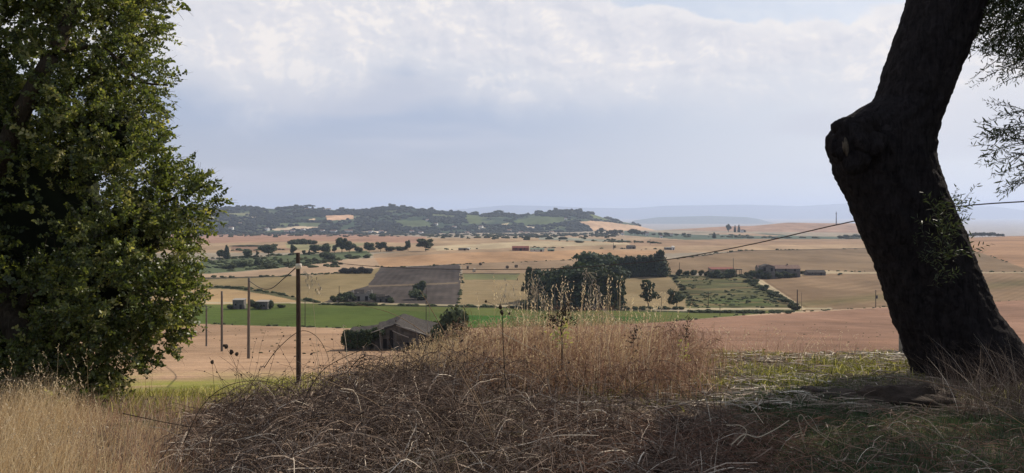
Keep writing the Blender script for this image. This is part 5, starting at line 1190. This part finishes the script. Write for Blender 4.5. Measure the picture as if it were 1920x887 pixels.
# upright sticks
x, y, z = in_zone(1500, rng, -2.4, 2.2, 3.8, 7.4, lambda px, py, x, y: sstep(px, 380, 560) * (1 - sstep(px, 1200, 1500))); n = len(x)
P = blades(g, x, y, z + mound(x, y) * .6, rng.uniform(.12, .42, n), rng.uniform(.003, .006, n), rng, .45, np.clip(rng.normal(.55, .3, n), 0, 1), seg=5)
stuff(g, 'bramble_thicket', 'bramble', 'dark tangle of dead brambles across the bottom of the view', 'brambles')
g = Geo(); x, y, z = in_zone(7000, rng, -2.9, 1.8, 3.6, 6.8, lambda px, py, x, y: sstep(px, 310, 420) * (1 - sstep(px, 700, 1000) * .85)); n = len(x)
Pq = np.stack([x, y, z + mound(x, y) * rng.uniform(.3, 1.25, n) + rng.uniform(0, .05, n)], 1); v, f = leaves(Pq, rand_dir(n, rng), rand_dir(n, rng), rng.uniform(.012, .03, n), rng.uniform(.006, .014, n), LEAFN); g.add(v, f, np.repeat(np.clip(rng.normal(.42, .28, n), 0, 1), 6))
stuff(g, 'withered_leaves', 'bramble', 'small withered leaves clinging to the brambles', 'dead leaves')
# pinkish straw litter, low centre
g = Geo(); x, y, z = in_zone(15000, rng, -.6, 4.2, 3.4, 6.0, lambda px, py, x, y: sstep(px, 880, 1150) * (1 - sstep(px, 1350, 1600) * .85) * sstep(py, 775, 835)); n = len(x)
P = arcs(n, rng, x, y, z + rng.uniform(.0, .09, n), rng.uniform(.06, .28, n), rng.uniform(-.01, .04, n), 5, .05, .07); v, f = tubes(P, rng.uniform(.001, .0022, n)[:, None] * np.ones((1, 5)), 3); g.add(v, f, np.repeat(np.clip(rng.normal(.42, .24, n), 0, 1), 15))
stuff(g, 'tangled_straw', 'redgrass', 'pinkish tangled straw at the bottom right of centre', 'straw')

# D rusty grass clump and pale grass behind the brambles
g = Geo(); zD = lambda px, py, x, y: sstep(px, 790, 960) * (1 - sstep(px, 1250, 1400)) * (.45 + .6 * vnoise(x * 2, y * 2, 8))
x, y, z = in_zone(24000, rng, -1.6, 3.4, 6.2, 9.2, zD); n = len(x); px_, _ = proj(x, y, z)
hh = np.interp(px_, [820, 900, 1000, 1100, 1200, 1300, 1400], [.24, .38, .52, .58, .54, .40, .16]); h = hh * rng.uniform(.2, 1.0, n) ** .8 * (.6 + .7 * vnoise(x * 2.6, y * 2.6, 3))
P = blades(g, x, y, z, h, rng.uniform(.0022, .0065, n), rng, .55, np.clip(rng.normal(.42, .3, n) + .15 * vnoise(x * 2, y, 6), 0, 1), (.05, 0), 6); k = rng.random(n) < .3; heads(g, P[k], rng, .022, 3, .7)
x, y, z = in_zone(9000, rng, -1.6, 3.2, 6.0, 8.8, lambda px, py, x, y: sstep(px, 780, 900) * (1 - sstep(px, 1220, 1380)) * (.3 + .8 * vnoise(x * 2.4, y * 2.4, 12))); n = len(x)
P = arcs(n, rng, x, y, z + rng.uniform(0, .42, n) * (.4 + .8 * vnoise(x * 1.8, y * 1.8, 19)), rng.uniform(.08, .34, n), rng.uniform(-.02, .10, n), 6, .10, .10); v, f = tubes(P, rng.uniform(.0009, .002, n)[:, None] * np.ones((1, 6)), 3); g.add(v, f, np.repeat(np.clip(rng.normal(.5, .28, n), 0, 1), 18))
x, y, z = in_zone(1500, rng, .6, 4.8, 7.6, 9.6, lambda px, py, x, y: sstep(px, 1150, 1300) * (1 - sstep(px, 1500, 1700)) * .7); n = len(x)
P = blades(g, x, y, z, rng.uniform(.08, .4, n), rng.uniform(.002, .004, n), rng, .5, None, (.1, 0), 6); heads(g, P[rng.random(n) < .4], rng, .025, 4, .9)
stuff(g, 'rusty_grass', 'redgrass', 'rusty brown tall dry grass clump at the middle of the bank edge', 'dry grass')
g = Geo(); x, y, z = in_zone(9000, rng, -2.8, 1.6, 6.4, 9.4, lambda px, py, x, y: sstep(px, 560, 700) * (1 - sstep(px, 1120, 1300)) * .8); n = len(x)
px_, _ = proj(x, y, z); h = np.interp(px_, [540, 650, 750, 860, 1000, 1300], [.10, .20, .30, .40, .46, .5]) * rng.uniform(.3, 1.05, n)
P = blades(g, x, y, z, h, rng.uniform(.002, .0045, n), rng, .35, np.clip(rng.normal(.5, .2, n), 0, 1), (.06, 0), 6); k = rng.random(n) < .5; heads(g, P[k], rng, .024, 4, .6)
x, y, z = in_zone(230, rng, -1.0, 2.4, 6.6, 8.4, lambda px, py, x, y: sstep(px, 860, 980) * (1 - sstep(px, 1200, 1320))); n = len(x)
P = blades(g, x, y, z, rng.uniform(.55, .95, n), rng.uniform(.003, .005, n), rng, .16, np.clip(rng.normal(.6, .2, n), 0, 1), (.03, 0), 7); heads(g, P, rng, .03, 6, .85)
stuff(g, 'oat_grass', 'straw', 'pale wild oats and dry grass along the bank edge', 'dry grass')

# E low green growth with straw litter, lit ground right of centre
g = Geo(); zE = lambda px, py, x, y: sstep(px, 960, 1120) * sstep(y, 5.7, 6.4) * (.12 + 1.1 * sstep(vnoise(x * 2.6, y * 3.2, 15), .35, .6))
x, y, z = in_zone(46000, rng, .2, 6.2, 5.7, 10.5, zE); n = len(x)
blades(g, x, y, z, rng.uniform(.025, .09, n) * (.5 + 1.0 * vnoise(x * 5, y * 5, 61)), rng.uniform(.006, .017, n), rng, 1.5, np.clip(rng.normal(.5, .28, n), 0, 1))
stuff(g, 'green_grass', 'green', 'low yellow green grass in the sun left of the trunk', 'grass')
def litter(n, x0, x1, y0, y1, fn, mu, sd, L0, L1, label, r0=.0015, r1=.005):
    g = Geo(); x, y, z = in_zone(n, rng, x0, x1, y0, y1, fn); n = len(x)
    P = arcs(n, rng, x, y, z + rng.uniform(.004, .04, n), rng.uniform(L0, L1, n), rng.uniform(-.005, .015, n), 5, .025, .02); v, f = tubes(P, rng.uniform(r0, r1, n)[:, None] * np.ones((1, 5)), 3)
    g.add(v, f, np.repeat(np.clip(rng.normal(mu, sd, n), 0, 1), 15)); stuff(g, 'straw_litter', 'litter', label, 'straw')
litter(9000, -.5, 6.5, 5.8, 10.6, lambda px, py, x, y: sstep(px, 900, 1100) * (.2 + 1.1 * sstep(vnoise(x * 1.8, y * 3, 22), .3, .7)), .55, .3, .05, .30, 'bleached straw litter scattered over the sunny ground', .0018, .0062)
litter(220, 1.2, 5.2, 8.2, 9.4, None, .9, .15, .08, .32, 'thick bleached stalks lying along the lip of the bank', .004, .010)
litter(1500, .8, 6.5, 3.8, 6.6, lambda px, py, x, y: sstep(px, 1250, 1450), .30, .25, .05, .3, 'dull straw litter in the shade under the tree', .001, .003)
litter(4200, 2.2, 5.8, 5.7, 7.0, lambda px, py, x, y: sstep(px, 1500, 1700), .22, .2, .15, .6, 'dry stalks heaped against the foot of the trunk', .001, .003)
# F shaded grass under the tree
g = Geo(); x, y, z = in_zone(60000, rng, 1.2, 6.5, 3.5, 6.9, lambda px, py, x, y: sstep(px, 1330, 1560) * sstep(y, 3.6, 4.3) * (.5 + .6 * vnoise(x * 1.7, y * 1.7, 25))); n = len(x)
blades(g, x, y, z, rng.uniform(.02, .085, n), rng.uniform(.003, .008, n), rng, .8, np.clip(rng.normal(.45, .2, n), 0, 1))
stuff(g, 'shaded_grass', 'shadegrass', 'short grass in front of the trunk, coloured darker and cooler for the shade', 'grass')
# H wisps at the trunk foot
g = Geo(); x, y, z = in_zone(2600, rng, 3.2, 5.6, 5.6, 6.5, lambda px, py, x, y: sstep(px, 1690, 1840)); n = len(x)
P = blades(g, x, y, z, rng.uniform(.1, .55, n), rng.uniform(.002, .005, n), rng, .9, np.clip(rng.normal(.45, .25, n), 0, 1), (-.1, 0), 6)
stuff(g, 'dry_wisps', 'bramble', 'grey dry wisps of grass against the trunk foot', 'dry grass')

# ------------------------------------------------------------------ single plants, canes and stalks
def stalk(name, label, cat, stems, tint=.3, mat='dead', head=None, group=None):
    """stems: lists of (px, py, Y) points with radii in mm; heads at given points"""
    g = Geo(); x0 = None
    for pts, r0, r1 in stems:
        P = np.array([P3(*q) for q in pts]); x0 = P[0] if x0 is None else x0
        v, f = tubes((tube_pts(P, 4 * len(pts) + 4) - x0)[None], np.linspace(r0, r1, 4 * len(pts) + 4)[None] / 1000, 5); g.add(v, f, tint)
    r = empty(name, x0); g.obj('stem', M[mat], r, True)
    for hd in head or []:
        kind, px, py, Yd, s = hd; c = np.array(P3(px, py, Yd)) - x0; g = Geo(); rg = np.random.default_rng(int(px))
        if kind == 'bud': lump(g, c, (s, s, s * 1.25), int(px), .5, ICO2, .15); nm = 'seed_head'
        elif kind == 'oat':
            n = 9; q = c + rg.normal(0, 1, (n, 3)) * (s, s, s * 1.5); v, f = leaves(q, rand_dir(n, rg) * .4 + (0, 0, -1), rand_dir(n, rg), .028, .009); g.add(v, f, .95); nm = 'seed_head'
            T_ = np.stack([np.repeat((c + (0, 0, s * 1.8))[None], n, 0), (q + c) / 2 + (0, 0, s), q + (0, 0, .01)], 1); v, f = tubes(T_, .0008, 3); g.add(v, f, .9)
        else:
            n = 26; q = c + rg.normal(0, 1, (n, 3)) * s; v, f = leaves(q, rand_dir(n, rg), rand_dir(n, rg), s * .9, s * .35, LEAFN); g.add(v, f, .2 if kind == 'leaf' else .9); nm = 'leaves'
        g.obj(nm, M['leaf_oak' if kind == 'green' else mat], r)
    return tag(r, label, cat, group)
stalk('dead_stalk', 'tall dark bare weed stalk, forked at the top, before the green field', 'weed', [([(950, 760, 5.6), (946, 690, 5.6), (943, 630, 5.6), (942, 590, 5.6), (936, 574, 5.6)], 4, 2.6), ([(938, 578, 5.6), (922, 570, 5.58), (912, 565, 5.57)], 1.6, 1), ([(938, 578, 5.6), (940, 562, 5.6), (946, 552, 5.6)], 1.6, 1), ([(942, 600, 5.6), (948, 590, 5.6), (955, 588, 5.6)], 1.4, .8)], .1, head=[('bud', 911, 565, 5.57, .008), ('bud', 941, 586, 5.6, .013), ('bud', 938, 576, 5.6, .012), ('bud', 955, 588, 5.6, .008), ('oat', 962, 556, 5.6, .04), ('oat', 948, 556, 5.62, .03)])
stalk('thistle', 'ragged dark thistle with curled leaves, taller than the rusty grass', 'thistle', [([(1053, 700, 6.6), (1054, 640, 6.6), (1052, 610, 6.6), (1062, 570, 6.6)], 6, 3), ([(1054, 625, 6.6), (1040, 600, 6.58), (1030, 590, 6.56)], 4, 2), ([(1054, 620, 6.6), (1070, 606, 6.6), (1082, 603, 6.6)], 3, 1.5), ([(1054, 610, 6.6), (1045, 590, 6.6), (1035, 584, 6.6)], 3, 1.5)], .15,
      head=[('leaf', 1033, 590, 6.56, .035), ('leaf', 1046, 602, 6.55, .04), ('leaf', 1062, 582, 6.6, .04), ('leaf', 1065, 570, 6.6, .03), ('green', 1054, 622, 6.56, .05), ('green', 1050, 636, 6.56, .04), ('leaf', 1078, 604, 6.6, .02), ('leaf', 1054, 598, 6.6, .04)])
stalk('oat_stalk', 'drooping pale seed heads over the dark grove, left pair', 'wild oat', [([(1060, 700, 6.0), (1050, 620, 6.0), (1030, 560, 6.0), (1012, 535, 6.0), (1000, 545, 6.0)], 1.6, .8), ([(1044, 600, 6.0), (1022, 550, 6.0), (1010, 535, 6.0)], 1.2, .8)], .8, head=[('oat', 1000, 550, 6, .05), ('oat', 1012, 540, 6, .04), ('oat', 1006, 560, 6, .04), ('pale', 1000, 545, 6, .022)])
stalk('oat_stalk', 'drooping pale seed heads over the dark grove, right and tallest', 'wild oat', [([(1145, 700, 5.9), (1135, 620, 5.9), (1120, 560, 5.9), (1108, 525, 5.9), (1098, 508, 5.9)], 2.0, .9), ([(1130, 600, 5.9), (1112, 545, 5.9), (1106, 535, 5.9)], 1.4, .8)], .8, head=[('pale', 1098, 512, 5.9, .016), ('oat', 1104, 526, 5.9, .035), ('oat', 1108, 548, 5.9, .035), ('oat', 1116, 570, 5.9, .04), ('oat', 1125, 565, 5.9, .03)])
stalk('weed_stalk', 'thin dark leafy weed rising right of the rusty grass', 'weed', [([(1282, 720, 6.9), (1284, 660, 6.9), (1288, 615, 6.9), (1290, 590, 6.9)], 3, 1.5), ([(1262, 660, 6.9), (1256, 610, 6.9), (1262, 585, 6.9)], 2, 1)], .15, head=[('leaf', 1289, 600, 6.9, .022), ('leaf', 1286, 622, 6.9, .03), ('green', 1284, 645, 6.9, .035), ('green', 1283, 668, 6.9, .03), ('leaf', 1258, 612, 6.9, .02)])
stalk('weed_stalk', 'small dark leafy weed in the right half of the rusty grass', 'weed', [([(1186, 700, 6.8), (1188, 640, 6.8), (1190, 615, 6.8)], 3, 1.5)], .15, head=[('leaf', 1188, 626, 6.8, .03), ('leaf', 1184, 640, 6.8, .035), ('leaf', 1194, 618, 6.8, .022)])
stalk('dry_stem', 'long straight orange brown stem slanting down to the right', 'dry stem', [([(935, 850, 4.4), (905, 770, 4.5), (850, 655, 4.7), (806, 575, 4.9), (788, 545, 5.0)], 4.5, 1.6), ([(905, 772, 4.5), (872, 715, 4.6), (840, 660, 4.7), (790, 620, 4.8), (735, 588, 4.9), (670, 570, 5.0)], 3.6, 1.4)], .62)
stalk('dry_stem', 'straight pale cane from the bramble top to its middle', 'dry stem', [([(590, 705, 5.0), (650, 730, 4.9), (705, 757, 4.8), (745, 800, 4.7)], 3.6, 2.4)], .72)
stalk('dry_stem', 'pale straw stem lying across the rusty grass', 'dry stem', [([(936, 622, 6.2), (990, 650, 6.2), (1018, 662, 6.2), (1035, 684, 6.2)], 2.6, 1.5)], .9)
stalk('dry_stem', 'pale straw stem slanting over the right of the rusty grass', 'dry stem', [([(1130, 580, 6.4), (1165, 606, 6.4), (1205, 636, 6.4)], 2.6, 1.5)], .9)
stalk('dry_stem', 'long thin pale stem arching down to the right edge', 'dry stem', [([(1650, 706, 6.2), (1740, 716, 5.8), (1830, 745, 5.3), (1925, 800, 4.8), (2000, 860, 4.5)], 2.4, 3.0)], .62)
stalk('dry_stem', 'pale bent stick with a hook, leftmost on the pinkish straw', 'dry stem', [([(1370, 835, 4.6), (1395, 815, 4.6), (1420, 820, 4.6), (1452, 806, 4.6), (1480, 788, 4.6)], 4.2, 3.0), ([(1382, 835, 4.55), (1400, 812, 4.55), (1388, 798, 4.55), (1362, 798, 4.55)], 3.2, 2)], .92)
stalk('dry_stem', 'pale curled stem standing on the shaded grass', 'dry stem', [([(1510, 840, 4.7), (1500, 800, 4.7), (1496, 785, 4.7), (1503, 778, 4.7), (1520, 800, 4.7), (1560, 830, 4.7)], 2.8, 2)], .85)
stalk('dry_stem', 'pale straight stem leaning from the green grass to the straw', 'dry stem', [([(1385, 735, 5.6), (1410, 765, 5.3), (1432, 795, 5.0)], 2.4, 2)], .9)
stalk('dry_stem', 'pale forked stem right of the curled one', 'dry stem', [([(1540, 835, 4.6), (1556, 812, 4.6), (1562, 798, 4.6), (1575, 820, 4.6)], 2.6, 2), ([(1520, 800, 4.6), (1560, 822, 4.6), (1610, 840, 4.6), (1690, 852, 4.6)], 2.2, 1.5)], .8)
stalk('dry_stem', 'dark dry stem lying level across the shaded grass', 'dry stem', [([(1420, 785, 5.4), (1520, 790, 5.3), (1640, 812, 5.1), (1760, 842, 4.9)], 2.2, 1.6)], .4)
stalk('dead_stalk', 'thin dark stalk with a seed head beside the third pole', 'weed', [([(405, 760, 5.4), (401, 720, 5.4), (398, 682, 5.4)], 1.6, 1)], .15, head=[('bud', 398, 679, 5.4, .011)])
stalk('dead_stalk', 'dark stalk with several seed heads left of the second pole', 'weed', [([(452, 740, 5.3), (446, 700, 5.3), (436, 672, 5.3), (424, 652, 5.3)], 1.8, 1), ([(446, 700, 5.3), (432, 692, 5.3), (414, 700, 5.3)], 1.2, .8)], .15, head=[('bud', 424, 650, 5.3, .012), ('bud', 434, 660, 5.3, .013), ('bud', 444, 664, 5.3, .011), ('bud', 420, 648, 5.3, .008)])
stalk('dead_stalk', 'pale stalk with a hanging dark seed head below the ruin', 'weed', [([(672, 740, 5.2), (676, 690, 5.2), (686, 660, 5.2), (680, 672, 5.2)], 2.4, 1.4)], .75, head=[('leaf', 678, 676, 5.2, .024), ('leaf', 674, 684, 5.2, .02)])
stalk('oat_stalk', 'faint pale wild oat just right of the nearest pole', 'wild oat', [([(600, 720, 5.0), (590, 600, 5.0), (584, 540, 5.0), (575, 512, 5.0)], 1.3, .6)], .85, head=[('oat', 574, 520, 5.0, .018), ('oat', 584, 528, 5.0, .02), ('oat', 598, 545, 5.0, .012)])
stalk('oat_stalk', 'thin pale curled stalk at the left wall of the stone ruin', 'wild oat', [([(652, 720, 5.2), (650, 660, 5.2), (645, 620, 5.2), (643, 610, 5.2), (650, 613, 5.2)], 2.4, 1.6)], .92)
for i, (pts, lab) in enumerate([([(495, 690, 5.2), (520, 655, 5.2), (560, 622, 5.2), (590, 628, 5.2), (612, 660, 5.2), (620, 700, 5.2)], 'big dark cane arching in front of the nearest pole'),
        ([(560, 770, 5.0), (600, 700, 5.0), (650, 668, 5.0), (690, 655, 5.0), (720, 662, 5.0)], 'dark bramble cane rising towards the ruin'),
        ([(345, 830, 4.7), (380, 760, 4.7), (430, 722, 4.7), (500, 715, 4.7), (570, 742, 4.7)], 'dark cane arching along the left end of the brambles'),
        ([(560, 850, 4.3), (562, 800, 4.3), (590, 785, 4.3), (640, 775, 4.3), (700, 785, 4.3)], 'curved pale brown cane in the middle of the brambles'),
        ([(530, 840, 4.2), (545, 812, 4.2), (575, 802, 4.2), (600, 806, 4.2)], 'lower curved cane in the middle of the brambles'),
        ([(230, 775, 4.8), (300, 790, 4.8), (360, 800, 4.8), (430, 802, 4.8), (500, 806, 4.8)], 'dark cane sticking out left over the rusty grass'),
        ([(690, 830, 4.3), (760, 790, 4.3), (840, 765, 4.3), (910, 758, 4.3), (990, 770, 4.3)], 'long grey cane arching low right of the middle'),
        ([(650, 700, 5.1), (675, 672, 5.1), (705, 668, 5.1), (735, 690, 5.1), (748, 730, 5.1)], 'dark cane looping below the stone ruin')]):
    stalk('bramble_cane', lab, 'bramble cane', [(pts, 3.0, 1.5)], [.18, .2, .15, .7, .7, .15, .5, .2][i], group='single bramble canes')

# ------------------------------------------------------------------ post, stone wall stub, earth mound
def fence_post():
    Y = 9.3; x = (1698 - CX) / F * Y; z = float(height(x, Y)); r = empty('fence_post', (x, Y, z), .3); g = Geo(); h = z * -1 + (HY - 622) / F * Y
    prism(g, [(-.055, -.05), (.055, -.05), (.055, .05), (-.055, .05)], 'z', -.3, h); g.obj('post', M['concrete'], r)
    g = Geo(); v, f = tubes(np.array([[(-.06, -.055, h * .8), (.06, -.055, h * .8)], [(-.06, -.055, h * .45), (.06, -.055, h * .45)]]), .004, 5); g.add(v[:10], f[:5]); g.obj('wire_tie', M['metal'], r)
    tag(r, 'weathered concrete post half hidden behind the left side of the trunk', 'post')
fence_post()
def mound_():
    g = Geo(); v, f = ICO3
    for i, (px, py, rx, rz_) in enumerate([(1690, 755, .30, .13), (1740, 752, .26, .12), (1640, 765, .18, .08), (1590, 762, .15, .05), (1530, 766, .14, .05)]):
        Y = 6.05 + .05 * i; x = (px - CX) / F * Y; z = float(height(x, Y)); lump(g, (x, Y, z + .01), (rx, .2, rz_), 40 + i, .5, ICO3)
    tag(g.obj('earth_mound', M['soilmound'], None, True), 'low mound of dark earth and roots before the trunk foot', 'earth mound', kind='stuff')
mound_()
